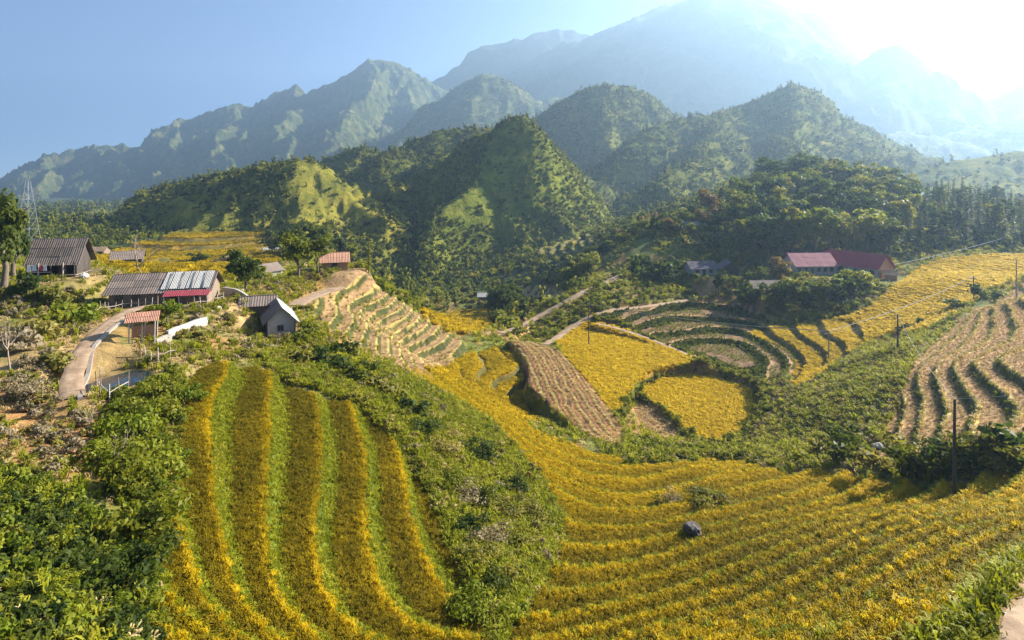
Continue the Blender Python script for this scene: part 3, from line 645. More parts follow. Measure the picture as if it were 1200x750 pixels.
def gn_group(protos):
    key = tuple(p.name for p in protos)
    if key in GN_CACHE: return GN_CACHE[key]
    ng = bpy.data.node_groups.new('scatter', 'GeometryNodeTree')
    ng.interface.new_socket('Geometry', in_out='INPUT', socket_type='NodeSocketGeometry'); ng.interface.new_socket('Geometry', in_out='OUTPUT', socket_type='NodeSocketGeometry')
    gi = ng.nodes.new('NodeGroupInput'); go = ng.nodes.new('NodeGroupOutput'); jn = ng.nodes.new('GeometryNodeJoinGeometry')
    ra = ng.nodes.new('GeometryNodeInputNamedAttribute'); ra.data_type = 'FLOAT_VECTOR'; ra.inputs[0].default_value = 'rot'
    sa = ng.nodes.new('GeometryNodeInputNamedAttribute'); sa.data_type = 'FLOAT_VECTOR'; sa.inputs[0].default_value = 'scl'
    ka = ng.nodes.new('GeometryNodeInputNamedAttribute'); ka.data_type = 'INT'; ka.inputs[0].default_value = 'pick'
    for i, p in enumerate(protos):
        cm = ng.nodes.new('FunctionNodeCompare'); cm.data_type = 'INT'; cm.operation = 'EQUAL'
        si = [s for s in cm.inputs if s.type == 'INT']; ng.links.new(ka.outputs[0], si[0]); si[1].default_value = i
        ob = ng.nodes.new('GeometryNodeObjectInfo'); ob.inputs['Object'].default_value = p; ob.inputs['As Instance'].default_value = True
        ip = ng.nodes.new('GeometryNodeInstanceOnPoints')
        ng.links.new(gi.outputs[0], ip.inputs['Points']); ng.links.new(cm.outputs[0], ip.inputs['Selection']); ng.links.new(ob.outputs['Geometry'], ip.inputs['Instance'])
        ng.links.new(ra.outputs[0], ip.inputs['Rotation']); ng.links.new(sa.outputs[0], ip.inputs['Scale']); ng.links.new(ip.outputs[0], jn.inputs[0])
    ng.links.new(jn.outputs[0], go.inputs[0]); GN_CACHE[key] = ng; return ng
def scatter(name, protos, P, scale, tint=None, label=None, cat=None, parent=None, tilt=.12, squash=None, rng=RNG):
    n = len(P)
    if n == 0: return None
    me = bpy.data.meshes.new(name); me.vertices.add(n); me.vertices.foreach_set('co', np.asarray(P, np.float32).ravel())
    rot = np.column_stack([rng.normal(size=n)*tilt, rng.normal(size=n)*tilt, rng.uniform(0, 6.283, n)]).astype(np.float32)
    s = np.broadcast_to(np.asarray(scale, float), n); z = s*(squash if squash is not None else rng.uniform(.8, 1.2, n))
    scl = np.column_stack([s, s, z]).astype(np.float32)
    for nm, ty, arr, key in (('rot', 'FLOAT_VECTOR', rot, 'vector'), ('scl', 'FLOAT_VECTOR', scl, 'vector'), ('pick', 'INT', rng.integers(0, len(protos), n).astype(np.int32), 'value'), ('tint', 'FLOAT', np.broadcast_to(np.asarray(.5 if tint is None else tint, np.float32), n), 'value')):
        a = me.attributes.new(nm, ty, 'POINT'); a.data.foreach_set(key, np.ascontiguousarray(arr).ravel())
    o = bpy.data.objects.new(name, me); link(o, parent); o['kind'] = 'stuff'
    tag(o, label, cat if parent is None else None)
    md = o.modifiers.new('scatter', 'NODES'); md.node_group = gn_group(protos); return o
def sample_area(P, spacing, rng=RNG, margin=0.0):
    """jittered points in a world polygon"""
    P = np.asarray(P)[:, :2]; lo = P.min(0); hi = P.max(0); gx = np.arange(lo[0], hi[0], spacing); gy = np.arange(lo[1], hi[1], spacing*.866)
    X, Y = np.meshgrid(gx, gy); X = X+(np.arange(len(gy)) % 2)[:, None]*spacing*.5
    X = (X+rng.uniform(-.5, .5, X.shape)*spacing*.9).ravel(); Y = (Y+rng.uniform(-.5, .5, Y.shape)*spacing*.9).ravel()
    m = poly_sd(X, Y, P) < -margin; return X[m], Y[m]
def in_view(x, y, mu=.16):
    return (np.abs(x/np.maximum(y, 1)) < .9+mu) & (y > 5)

# rice on the terraces, each crop a part of its terrace
def sow(nm, spacing, protos, sc, edge_tint, base_tint, far_label=None, riser=None, riser_sp=None, near=None, dark=.2, far_tint=0.0):
    r = REG[RID[nm]]; x, y = sample_area(r['P'], spacing); m = in_view(x, y)
    if near: m &= near(x, y)
    x, y = x[m], y[m]; z, rid, k, f = terrain(x, y); ok = rid == RID[nm]; L = r['lift'] if r['step'] else 2
    crop = ok & (f < (L-.06 if nm != 'right_rice' else 2))
    t = RNG.normal(size=len(x))*.10+base_tint+far_tint*sstep(38, 62, np.hypot(x, y))+.45*(fbm(x, y, 6, 3, 61)-.5)+.6*(fbm(x, y, 22, 2, 62)-.5)+(edge_tint*(.35+1.3*fbm(x, y, 7, 2, 65))*np.exp(-(f/.14)**2)-dark*sstep(.2, .6, f))*(1 if r['step'] else 0)  # edge_tint puts the rim light of the outer edges into the crop colour
    cells = TERR[nm]
    for kk_, ob in cells.items():
        m = crop & ((k == kk_) if len(cells) > 1 or r['step'] and nm not in ('valley_rice', 'far_fields', 'right_rice') else np.ones(len(x), bool))
        if m.sum() > 5: scatter('rice_plants', protos, np.column_stack([x, y, z-.03])[m], sc*RNG.uniform(.8, 1.2, m.sum()), np.clip(t[m], 0, 1), parent=ob)
    if riser:
        x, y = sample_area(r['P'], riser_sp or spacing); m = in_view(x, y); x, y = x[m], y[m]; z, rid, k, f = terrain(x, y)
        g = (rid == RID[nm]) & (f >= L-.08); t = riser[0]+riser[1]*(fbm(x, y, 4, 3, 66)-.5)
        for kk_, ob in cells.items():
            m = g & (k == kk_)
            if m.sum() > 5: scatter('bank_grass', GRASS, np.column_stack([x, y, z-.03])[m], sc*RNG.uniform(.7, 1.15, m.sum()), np.clip(t[m], 0, 1), parent=ob, tilt=.35)
sow('left', .27, RICE, .60, .62, .26, riser=(.60, .7), dark=.05)
sow('bowl', .265, RICE, .60, .62, .15, riser=(.45, .6), dark=.16, far_tint=.55)  # rice nearer the viewer tinted darker: shading put into the crop colour
sow('curved_rice', .7, RICE_FAR, .9, .1, .85, dark=0)
sow('upper_rice', .6, RICE_FAR, .95, .1, .75)
sow('right_rice', .8, RICE_FAR, 1.0, 0, 1.05, dark=0)
sow('big_rice', .62, RICE_FAR, .9, 0, 1.0)
sow('round_rice', .58, RICE_FAR, .85, 0, 1.0)
sow('valley_rice', 1.3, RICE_FAR, 1.5, 0, .8)
sow('far_fields', 1.9, RICE_FAR, 1.6, 0, .55)
def stubble(nm, spacing, sc, tint):
    r = REG[RID[nm]]; x, y = sample_area(r['P'], spacing); m = in_view(x, y); x, y = x[m], y[m]; z, rid, k, f = terrain(x, y)
    L = r['lift'] if r['step'] else 2; one = len(TERR.get(nm, {})) == 1
    for kk_, ob in TERR.get(nm, {}).items():
        sel = (rid == RID[nm]) & (one | (k == kk_)); m = sel & (f < (L if nm != 'ploughed' else .2))
        if m.sum() > 5: scatter('straw_stubble', STUB, np.column_stack([x, y, z-.02])[m], sc*RNG.uniform(.7, 1.3, m.sum())*np.where(f[m] < .12, 1.8, 1), np.clip(tint+.6*(fbm(x[m], y[m], 3, 2, 8)-.5)+.5*(f[m] < .12), 0, 1), parent=ob)
        m = sel & (f >= L) & (L < 1) & (nm == 'dry') & (RNG.uniform(size=len(x)) < .6)
        if m.sum() > 5: scatter('bank_grass', GRASS, np.column_stack([x, y, z-.03])[m], sc*RNG.uniform(.5, 1.0, m.sum()), np.clip(.3+.7*(fbm(x[m], y[m], 3, 2, 8)-.5), 0, 1), parent=ob, tilt=.35)
stubble('dry', .55, .7, .32); stubble('ploughed', .30, .55, .6); stubble('rough_patch', .7, 1.2, .4)

def weeds(nm, spacing, smin, smax, tint, label):
    r = REG[RID[nm]]; x, y = sample_area(r['P'], spacing); z, rid, k, f = terrain(x, y); m = (rid == RID[nm]) & (fbm(x, y, 6, 3, 14) > .45) & (f > .12); x, y, z = x[m], y[m], z[m]
    scatter('weeds', GRASS+[STUB[0]], np.column_stack([x, y, z-.03]), RNG.uniform(smin, smax, len(x)), np.clip(tint+.6*(fbm(x, y, 4, 2, 15)-.5), 0, 1), label, 'grass', tilt=.2)
weeds('shade_terraces', .9, .5, 1.0, .12, 'shade-tinted weeds and fallow grass on the terraces below the village')  # dark grass tint carries the shade on these terraces
weeds('brown_slope', 1.9, .6, 1.2, .7, 'dry weeds on the brown harvested slope beside the hut')
# ------------------------------------------------------------------ scrub, thicket and grass
def area(px): return smooth_poly(ray_hit(px)[:, :2], 1)
def brush(name, px, spacing, protos, smin, smax, label, cat='undergrowth', keep=1.0, nsc=6, skip=True, tilt=.2, sink=.05, pw=1.5):
    P = area(px); x, y = sample_area(P, spacing); m = in_view(x, y); x, y = x[m], y[m]
    n = fbm(x, y, nsc, 3, len(label)); m = (n > 1-keep-.1*(keep < 1)) | (RNG.uniform(size=len(x)) < .08); x, y, n = x[m], y[m], n[m]
    z, rid, k, f = terrain(x, y)
    if skip: m = rid == -1; x, y, z, n = x[m], y[m], z[m], n[m]
    for Q in NO_BRUSH: m = np.hypot(x-Q[0], y-Q[1]) > Q[2]; x, y, z, n = x[m], y[m], z[m], n[m]
    s = smin+(smax-smin)*RNG.uniform(size=len(x))**pw
    return scatter(name, protos, np.column_stack([x, y, z-sink*s]), s, np.clip(.5+.8*(n-.5), 0, 1), label, cat, tilt=tilt)
NO_BRUSH = [(HOUSE_A.x, HOUSE_A.y, 5.5), (LONG_HOUSE.x, LONG_HOUSE.y, 8), (HUT.x, HUT.y, 3.6), (SCHOOL.x, SCHOOL.y, 13), (POND.x, POND.y, 3.5), (BARN.x, BARN.y, 5), (DARK_HOUSE.x, DARK_HOUSE.y, 7)]
BUSH_GREY = shrub(303, mat_leaf('leaf_grey', [(0, (.10,.085,.05)), (.5, (.21,.17,.10)), (1, (.34,.27,.18))], .3))
S_MID = [(372,398),(430,420),(480,440),(560,482),(620,540),(662,600),(650,660),(610,715),(590,790),(560,760),(525,650),(492,560),(430,482),(385,462),(345,450),(300,424),(330,405)]
brush('scrub', S_MID, .95, SHRUB[:3]+SHRUB[:3]+SHRUB_GREEN[2:]+[BUSH_GREY], .22, .95, 'wild green scrub between the olive terraces and the golden bowl', keep=.6, nsc=5)
brush('tall_grass', S_MID, .42, GRASS+[STUB[0]], .8, 1.4, 'yellowish tall grass among the scrub below the hut', 'grass')
S_RIGHT = [(872,545),(905,518),(930,470),(955,440),(1010,418),(1040,402),(1080,392),(1066,440),(1038,500),(1016,552),(960,552)]
brush('scrub', S_RIGHT, .95, SHRUB[:3]+[BUSH_GREY], .3, .95, 'dry grey-green scrub on the slope beside the stubble terraces', keep=.66, nsc=5)
brush('tall_grass', S_RIGHT, .62, GRASS[:1]+STUB, 1.0, 2.0, 'pale tall grass on the slope beside the stubble terraces', 'grass')
S_EDGE = [(690,522),(740,505),(790,528),(860,522),(890,512),(900,548),(840,545),(760,552)]
brush('scrub', S_EDGE, 1.0, SHRUB_GREEN+SHRUB[:1], .35, .95, 'low green scrub along the edge under the rounded rice field', keep=.7)
S_BANK = [(-120,330),(40,332),(105,342),(118,368),(90,440),(85,470),(130,520),(125,560),(60,575),(0,548),(-120,540)]
brush('scrub', S_BANK, 1.2, SHRUB[:2]+[BUSH_GREY, BUSH_GREY], .25, 1.0, 'dry brownish scrub on the red earth bank below the stilt house', keep=.40, nsc=6)
brush('tall_grass', S_BANK, .8, [GRASS[0]]+STUB, .8, 1.5, 'withered grass on the red earth bank', 'grass', keep=.55)
S_THICK = [(-160,565),(0,540),(60,560),(118,600),(165,640),(192,700),(196,850),(-160,850)]
brush('thicket', S_THICK, .52, BROAD, .35, .72, 'dense broad-leaved green thicket below the red earth bank', skip=False, tilt=.35)
S_STRIP = [(112,470),(150,452),(212,426),(216,520),(198,620),(192,720),(160,650),(130,560)]
brush('thicket', S_STRIP, .8, SHRUB_GREEN, .4, 1.15, 'bright green bushes along the outer side of the olive terraces', keep=.85, tilt=.25)
S_YARD = [(60,330),(330,330),(420,330),(440,380),(350,415),(200,430),(150,420),(170,380),(110,380)]
brush('tall_grass', S_YARD, .9, [GRASS[0]]+STUB, .8, 1.6, 'dry grass around the village yards', 'grass', keep=.6)
brush('scrub', S_YARD, 1.7, SHRUB[:3]+[BUSH_GREY, BUSH_GREY], .3, 1.1, 'small scattered shrubs around the village yards', keep=.5)
S_BROWN = [(380,330),(425,322),(480,352),(520,382),(560,402),(545,420),(470,432),(420,415),(400,370)]
brush('tall_grass', S_BROWN, 1.8, STUB, .8, 1.4, 'tufted dry grass on the brown harvested slope', 'grass', keep=.55, skip=False)
S_RIDGE = [(395,308),(420,312),(470,345),(515,372),(500,380),(450,352),(410,330)]
brush('scrub', S_RIDGE, 1.6, SHRUB_GREEN, .6, 1.5, 'green shrubs along the crest beside the brown slope', keep=.8)
S_VAL = [(588,395),(650,362),(720,325),(800,300),(880,300),(1040,340),(1045,352),(1000,372),(940,380),(900,384),(868,350),(800,356),(720,364),(690,380),(640,404)]
brush('scrub', S_VAL, 2.2, SHRUB_GREEN+[SHRUB[3]], .6, 1.9, 'dark shaded shrubs around the village road', keep=.62, nsc=12)
S_LOW = [(850,442),(885,452),(918,442),(940,455),(965,440),(1012,402),(1012,420),(930,472),(905,520),(870,545),(886,500),(890,470),(878,455)]
brush('scrub', S_LOW, 1.4, SHRUB[:3]+[BUSH_GREY, BUSH_GREY], .35, 1.1, 'mixed scrub on the bank above the rounded rice field', keep=.75)
brush('tall_grass', S_LOW, .8, GRASS[:1]+STUB, 1.0, 1.9, 'rough grass on the bank above the rounded rice field', 'grass')
S_PATH = [(1060,750),(1130,700),(1180,655),(1240,630),(1260,700),(1200,830),(1040,830)]
brush('tall_grass', S_PATH, .36, GRASS, .6, 1.2, 'long green grass beside the stony path', 'grass')
brush('scrub', S_PATH, .9, SHRUB_GREEN, .25, .6, 'low leafy plants beside the stony path', keep=.6)
# woods on the hills
def wood(label, g, n, smin, smax, protos, thin=.42, nsc=45, zmin=-60, ymax=None, seed=0, clear=None):
    uu, yy, Z = g; rng = np.random.default_rng(seed+3); out = []
    u = rng.uniform(uu[0], uu[-1], n*3); y = yy[0]+(yy[-1]-yy[0])*rng.uniform(size=n*3)**.9; x = u*y; z = grid_z(g, x, y)
    nn = fbm(x, y, nsc, 4, seed); m = (z > zmin) & (nn > thin-.25*rng.uniform(size=len(nn))); gz = np.full(len(x), -1e9); near = y < 600
    gz[near] = base_h(x[near], y[near]); m &= z > gz-2
    if clear: m &= (poly_sd(CX+FPX*x/y, HY-FPX*z/y, clear[0]) > 0) | (rng.uniform(size=len(x)) < clear[1])  # trees thinned on the sunlit flanks so those sides look brighter
    x, y, z = x[m][:n], y[m][:n], z[m][:n]; s = smin+(smax-smin)*rng.uniform(size=len(x))**2
    return scatter('woodland', protos, np.column_stack([x, y, z-.25*s]), s, None, label, 'woods', tilt=.15, squash=rng.uniform(.8, 1.35, len(x)), rng=rng)
wood('dark trees and scrub covering the steep pointed hill', H_PYR, 20000, .7, 2.3, HILLT, .46, 26, seed=1, clear=([(592,142),(568,185),(556,230),(540,262),(590,262),(640,235),(660,215),(650,185),(608,145)], .33))
wood('dark woods on the low ridge below the yellow peak', H_YEL, 10000, .8, 2.6, HILLT, .50, 40, seed=2, clear=([(356,186),(344,205),(338,260),(440,262),(420,238),(388,208)], .10))
wood('dark woods on the shaded ridge behind the yellow peak', H_DRK, 10000, 1.1, 3.2, HILLT, .45, 50, seed=3)
wood('forest covering the tall rounded hill', H_ROUND, 15000, 1.5, 4, HILLT, .42, 60, seed=4)
wood('forest patches on the broad hazy ridge', H_RIGHT, 14000, 1.3, 3.8, HILLT, .50, 60, seed=5)
wood('scattered trees on the low pale hill', H_LOW, 900, 1.8, 4, HILLT, .55, 60, seed=6)
wood('forest on the blue peak behind the rounded hill', H_MIDL, 7000, 2.5, 7, HILLT, .45, 90, seed=7)

def understory(poly, spacing, smin, smax, protos, label, seed=1):
    rng = np.random.default_rng(seed); P = np.array([W(*q)[:2] for q in poly]); x, y = sample_area(P, spacing, rng); z, rid, _, _ = terrain(x, y)
    m = ((rid == -1) | (rid == RID['hill_terraces'])*(rng.uniform(size=len(x)) < .12)); x, y, z = x[m], y[m], z[m]
    for Q in NO_BRUSH: m = np.hypot(x-Q[0], y-Q[1]) > Q[2]*1.1; x, y, z = x[m], y[m], z[m]
    s = smin+(smax-smin)*rng.uniform(size=len(x))**1.6
    return scatter('woodland', protos, np.column_stack([x, y, z-.2*s]), s, None, label, 'woods', squash=rng.uniform(.8, 1.4, len(x)), rng=rng)
DK = HILLT+SHRUB_GREEN[:2]
understory([(850,300,208),(1060,285,205),(1215,292,200),(1260,250,420),(1000,200,440),(860,200,420),(700,262,420),(690,300,255)], 4.2, 1.2, 3.4, DK, 'dark undergrowth and low trees covering the knoll')
understory([(440,345,235),(490,372,205),(545,398,160),(590,398,148),(690,340,190),(700,300,250),(720,262,420),(520,262,440),(400,262,420),(400,300,260)], 4.6, 1.2, 3.6, DK, 'dark woods filling the valley at the foot of the pointed hill', 2)
understory([(-120,300,130),(60,300,130),(120,300,200),(330,300,185),(420,300,190),(430,262,420),(300,255,440),(90,258,440),(-120,262,430)], 5.0, 1.0, 3.4, DK, 'dark trees and bushes around the golden fields', 3)

understory([(-130,262,425),(110,262,425),(160,250,600),(-130,250,600)], 8.0, 2.2, 4.6, DK, 'distant dark trees behind the lattice pylon', 4)

def bund(nm, outer, spacing, protos, smin, smax, label, inner=.0):
    P = REG[RID[nm]]['P']; c = P.mean(0); Q = c+(P-c)*1.25; x, y = sample_area(Q, spacing); d = poly_sd(x, y, P); z, rid, k, f = terrain(x, y)
    m = (d > inner) & (d < outer) & (rid != -2) & ~np.isin(rid, [RID[q] for q in ('big_rice', 'round_rice', 'ploughed', 'rough_patch', 'upper_rice')]); x, y, z = x[m], y[m], z[m]
    scatter('bund_grass', protos, np.column_stack([x, y, z-.05]), RNG.uniform(smin, smax, len(x)), .3+.5*fbm(x, y, 5, 2, 4), label, 'grass', tilt=.25)
bund('big_rice', 2.6, .7, GRASS+[SHRUB[3]], .6, 1.2, 'grassy bund around the large level rice field')
bund('round_rice', 3.2, .7, GRASS+[SHRUB_GREEN[0]], .6, 1.3, 'grassy bund around the rounded rice field')
bund('ploughed', 2.2, .8, GRASS+STUB, .8, 1.4, 'grassy bund around the curving ploughed field')

# grass over the open ground
BANKP = area(S_BANK)
def fill(y0, y1, spacing, smin, smax, label):
    P = [(-.98*y0, y0), (.98*y0, y0), (.98*y1, y1), (-.98*y1, y1)]; x, y = sample_area(P, spacing); z, rid, k, f = terrain(x, y)
    n = fbm(x, y, 9, 3, 91); m = (rid == -1) & (n > .36) & ((poly_sd(x, y, BANKP) > 0) | (n > .62))
    for Q in NO_BRUSH: m &= np.hypot(x-Q[0], y-Q[1]) > Q[2]*1.05
    x, y, z, n = x[m], y[m], z[m], n[m]
    scatter('grass', GRASS[:2]+STUB, np.column_stack([x, y, z-.04]), RNG.uniform(smin, smax, len(x)), np.clip(.62+1.2*(n-.5), 0, 1), label, 'grass', tilt=.25)
fill(16, 70, .8, .7, 1.3, 'rough grass on the nearer open slopes'); fill(70, 130, 1.1, 1.0, 1.8, 'rough grass on the open banks around the valley fields'); fill(130, 260, 1.8, 1.4, 2.8, 'rough grass on the farther village slopes')

_rg = np.random.default_rng(12); _u = _rg.uniform(-.98, -.55, 2600); _y = _rg.uniform(560, 1500, 2600); _x = _u*_y; _z = -58+(fbm(_x, _y, 300, 4, 77)-.5)*40
scatter('woodland', HILLT, np.column_stack([_x, _y, _z-1]), _rg.uniform(3, 8, 2600), None, 'blue-green far woods on the valley floor behind the pylon', 'woods', rng=_rg)
# ------------------------------------------------------------------ single trees and bushes
CROWNS = {'green': [make_crown('crown', 100+i, M_LEAF, 26, 2.6, 3.0, 4.3) for i in range(3)], 'dark': [make_crown('crown', 110+i, M_LEAF_DARK, 26, 2.6, 3.1, 4.2) for i in range(3)],
 'bright': [make_crown('crown', 120+i, M_LEAF_BRIGHT, 24, 2.5, 2.9, 4.2) for i in range(2)], 'rust': [make_crown('crown', 130+i, M_LEAF_RUST, 22, 2.4, 2.8, 4.2) for i in range(2)],
 'tall': [make_crown('crown', 140+i, M_LEAF_DARK if i else M_LEAF, 22, 1.6, 3.9, 4.2, 50, .5, .3) for i in range(3)]}
TRUNKS = [make_trunk('trunk', 200+i) for i in range(4)]
CONIF = [make_conifer_crown('crown', 210+i, M_LEAF_DARK if i else M_LEAF) for i in range(3)]
CTRUNK = proto('trunk', *join([tube_np([(0,0,-.6),(0,0,3),(0,0,7),(0,0,10.6)], [.22,.17,.1,.03], 6)]), M_BARK)
PALM = [make_fronds('crown', 220+i, M_LEAF_BRIGHT if i else M_LEAF, 22, 3.2, 4.2, .95, .55) for i in range(2)]
PTRUNK = proto('trunk', *join([tube_np([(0,0,-.4),(.1,0,1.5),(.12,.05,3),(.1,.05,4.4)], [.22,.16,.13,.11], 6)]), M_BARK)
BANANA = [make_fronds('leaves', 230+i, M_LEAF_BRIGHT, 11, 2.2, .9, .75, .75) for i in range(2)]
BTRUNK = proto('stem', *join([tube_np([(0,0,-.3),(.03,0,.6),(.05,.02,1.2)], [.16,.13,.09], 6)]), M_LEAF)
BUSH_SRC = {'scrub': SHRUB[:3], 'green': SHRUB_GREEN[:2]+[SHRUB[3]], 'bright': [SHRUB_GREEN[2]], 'dark': [shrub(300, M_LEAF_DARK), shrub(301, M_LEAF_DARK)], 'grey': [BUSH_GREY]}
NEAR_SRC = {'scrub': [shrub(311, M_SCRUB, 16, 75, .13, .075)], 'green': [shrub(312, M_LEAF, 16, 75, .13, .08)], 'bright': [shrub(313, M_LEAF_BRIGHT, 16, 75, .14, .08)], 'dark': [shrub(314, M_LEAF_DARK, 16, 75, .13, .08)], 'grey': [shrub(315, BUSH_GREY.data.materials[0], 14, 60, .12, .07)]}
BSTEM = proto('stem', *join([tube_np([(0,0,-.15),(.02,0,.2),(.06,.03,.45)], [.05,.04,.02], 5), tube_np([(0,0,.05),(-.15,.1,.35)], [.03,.015], 5), tube_np([(0,0,.05),(.12,-.15,.4)], [.03,.015], 5)]), M_BARK)
def put(root, src, nm, sc=1.0, z=0.0):
    o = bpy.data.objects.new(nm, src.data); COL.objects.link(o); o.parent = root
    o.scale = (sc, sc, sc) if isinstance(sc, (int, float)) else sc; o.location = (0, 0, z); return o
def tree(kind, x, y, h, label, group=None, name=None, wide=1.0, z=None, rz=None, cat='tree'):
    z = ground_z(x, y) if z is None else z
    nm = name or {'conifer': 'conifer_tree', 'palm': 'palm_tree', 'banana': 'banana_plant'}.get(kind, 'broadleaf_tree')
    r = empty(nm, (x, y, z), random.uniform(0, 6.28) if rz is None else rz); tag(r, label, cat, group)
    if kind == 'conifer': s = h/11.3; put(r, CTRUNK, 'trunk', (s, s, s)); put(r, random.choice(CONIF), 'crown', (s*wide, s*wide, s))
    elif kind == 'palm': s = h/6.2; put(r, PTRUNK, 'trunk', s); put(r, random.choice(PALM), 'crown', s)
    elif kind == 'banana': s = h/2.8; put(r, BTRUNK, 'stem', s); put(r, random.choice(BANANA), 'leaves', s)
    elif kind.startswith('bush_'): s = h/1.25; put(r, BSTEM, 'stem', s); put(r, random.choice((NEAR_SRC if math.hypot(x, y) < 62 else BUSH_SRC)[kind[5:]]), 'foliage', (s*wide, s*wide, s))
    else: s = h/7.8; put(r, random.choice(TRUNKS), 'trunk', s); put(r, random.choice(CROWNS[kind]), 'crown', (s*wide, s*wide, s))
    return r
def tree_px(kind, px, py, d, hpx, label, **kw):
    """a tree whose foot is at picture row py, d metres away, hpx rows tall"""
    p = W(px, py, d); return tree(kind, p[0], p[1], hpx/FPX*d, label, **kw)
def bush(kind, px, py, hpx, label, wide=1.2, group=None, name='bush'):
    p = ray_hit([(px, py)])[0]; return tree('bush_'+kind, p[0], p[1], hpx/FPX*p[1], label, group, name, wide, cat='bush')
KIND = {'green': 'green tree', 'dark': 'dark green tree', 'bright': 'bright green tree', 'rust': 'rust-coloured tree', 'tall': 'slim upright tree', 'conifer': 'pointed conifer', 'palm': 'palm', 'banana': 'banana plant', 'bush_bright': 'bright bush', 'bush_green': 'green bush', 'bush_dark': 'dark bush'}
KW = {'dark': 'dark green', 'green': 'green', 'scrub': 'olive', 'bright': 'bright green', 'grey': 'greyish'}
ORDN = ['first']+ORD[1:]
def grove(poly, spacing, kinds, hmin, hmax, label, group, seed, keep=1.0, avoid=True, wide=1.0):
    rng = np.random.default_rng(seed); P = np.array([W(*q)[:2] for q in poly]); x, y = sample_area(P, spacing, rng)
    z, rid, _, _ = terrain(x, y); n = 0; made = []
    for i in range(len(x)):
        if rng.uniform() > keep or (rid[i] >= 0 and REG[rid[i]]['name'] not in ('shade_terraces', 'hill_terraces')) or rid[i] == -2: continue
        if avoid and any(math.hypot(x[i]-q[0], y[i]-q[1]) < q[2]*1.25 for q in NO_BRUSH): continue
        k = kinds[int(rng.integers(len(kinds)))]; n += 1
        o = tree(k, x[i], y[i], rng.uniform(hmin, hmax), label, group, wide=wide*rng.uniform(.9, 1.25), z=z[i], cat='bush' if k.startswith('bush') else 'plant' if k == 'banana' else 'tree'); made.append((x[i]/y[i], KIND[k], o))
    if '{}' in label:
        for kw in {q[1] for q in made}:
            for j, q in enumerate(sorted([q for q in made if q[1] == kw], key=lambda q: q[0])): q[2]['label'] = label.replace('{}', kw)+', %s from the left' % ORDN[min(j, len(ORDN)-1)]
    return n
G1 = 'trees of the wood on the knoll'
grove([(858,292,214),(960,282,214),(1060,280,212),(1075,250,300),(1000,222,345),(880,222,335),(850,255,280)], 9.2, ['dark','green','tall','dark','green','tall','dark','bright'], 9, 20, 'broad-leaved tree in the dense wood on the knoll behind the school', G1, 1)
grove([(1060,280,212),(1210,285,205),(1225,250,320),(1120,240,330),(1070,248,300)], 7.6, ['conifer','conifer','tall','conifer'], 10, 17, 'slender conifer in the wood beside the upper yellow field', 'conifers beside the upper yellow field', 2)
grove([(690,300,250),(760,285,240),(858,292,222),(850,255,280),(770,255,300),(700,272,300)], 8.5, ['green','dark','rust','bright','dark','tall'], 7, 12, '{} on the slope above the dark-roofed house', 'village trees above the dark-roofed house', 3, .85)
grove([(618,352,222),(690,342,210),(700,318,235),(640,320,250)], 5.5, ['bright','tall','green'], 8, 12, '{} in the grove beside the brown dirt road', 'grove beside the brown dirt road', 4)
grove([(545,392,196),(596,390,190),(612,356,235),(580,352,250)], 6.0, ['dark','conifer','dark'], 8, 12, '{} in the ravine beside the small far field', 'dark trees of the ravine', 5)
grove([(735,345,196),(800,340,192),(812,318,205),(740,318,215)], 6.5, ['dark','green','bush_dark'], 5, 9, '{} between the village road and the brown road', 'shaded trees by the village road', 7)
grove([(868,350,168),(925,352,164),(1000,352,165),(1042,352,160),(1036,332,174),(940,340,174),(880,342,174)], 3.0, ['bush_bright','banana','bush_green','bright','bush_dark','banana'], 2.6, 6.0, '{} in the garden in front of the school', 'garden plants in front of the school', 8, .8)
grove([(290,320,200),(400,300,230),(420,285,280),(330,280,290),(280,290,260)], 8.5, ['dark','green','green','tall'], 8, 13, '{} in the wood behind the hut', 'wood behind the hut', 9, .8)
grove([(895,300,204),(960,292,206),(1050,288,203),(1055,284,209),(900,292,212)], 6.0, ['dark','tall','green','bright'], 15, 22, '{} in the row directly behind the school', 'first row of trees behind the school', 22)
grove([(800,330,186),(868,345,178),(930,362,158),(1000,366,154),(1000,358,158),(930,352,166),(880,335,182)], 4.6, ['dark','green','dark','tall'], 6, 11, '{} on the shaded bank under the barn', 'trees on the shaded bank under the barn', 21, .8)
tree_px('dark', 4, 318, 78, 132, 'tall narrow dark tree at the edge behind the stilt house', wide=.55)
tree_px('dark', 16, 316, 84, 96, 'narrow dark tree next to the tallest one behind the stilt house', wide=.55)
tree_px('dark', 288, 348, 98, 60, 'dark rounded tree beside the end of the long house', wide=1.0)
tree_px('dark', 273, 318, 135, 30, 'small dark round tree in front of the golden fields')
tree_px('green', 350, 348, 118, 62, 'tall leafy green tree above the small hut')
tree_px('green', 372, 345, 122, 48, 'green tree next to the tall leafy one above the hut')
tree_px('bright', 305, 335, 112, 26, 'light green tree beside the dark rounded tree')
tree_px('bright', 196, 392, 70, 46, 'bushy green tree in front of the long house', wide=1.1)
tree_px('green', 180, 395, 69, 36, 'dark green bushy tree by the brick shelter', wide=1.0)
tree_px('rust', 912, 330, 182, 40, 'rust-coloured tree beside the pink roof')
tree_px('rust', 830, 262, 262, 46, 'rust-brown tree on the slope above the dark-roofed house')
tree_px('palm', 938, 275, 235, 42, 'palm-like tree with drooping fronds on the knoll')
tree_px('palm', 842, 300, 225, 26, 'small bright palm above the dark-roofed house')
tree_px('conifer', 432, 325, 128, 42, 'slim young conifer on the crest beside the brown slope', wide=.7)
tree_px('conifer', 924, 345, 176, 30, 'dark cone-shaped tree beside the pink roof', wide=1.5)
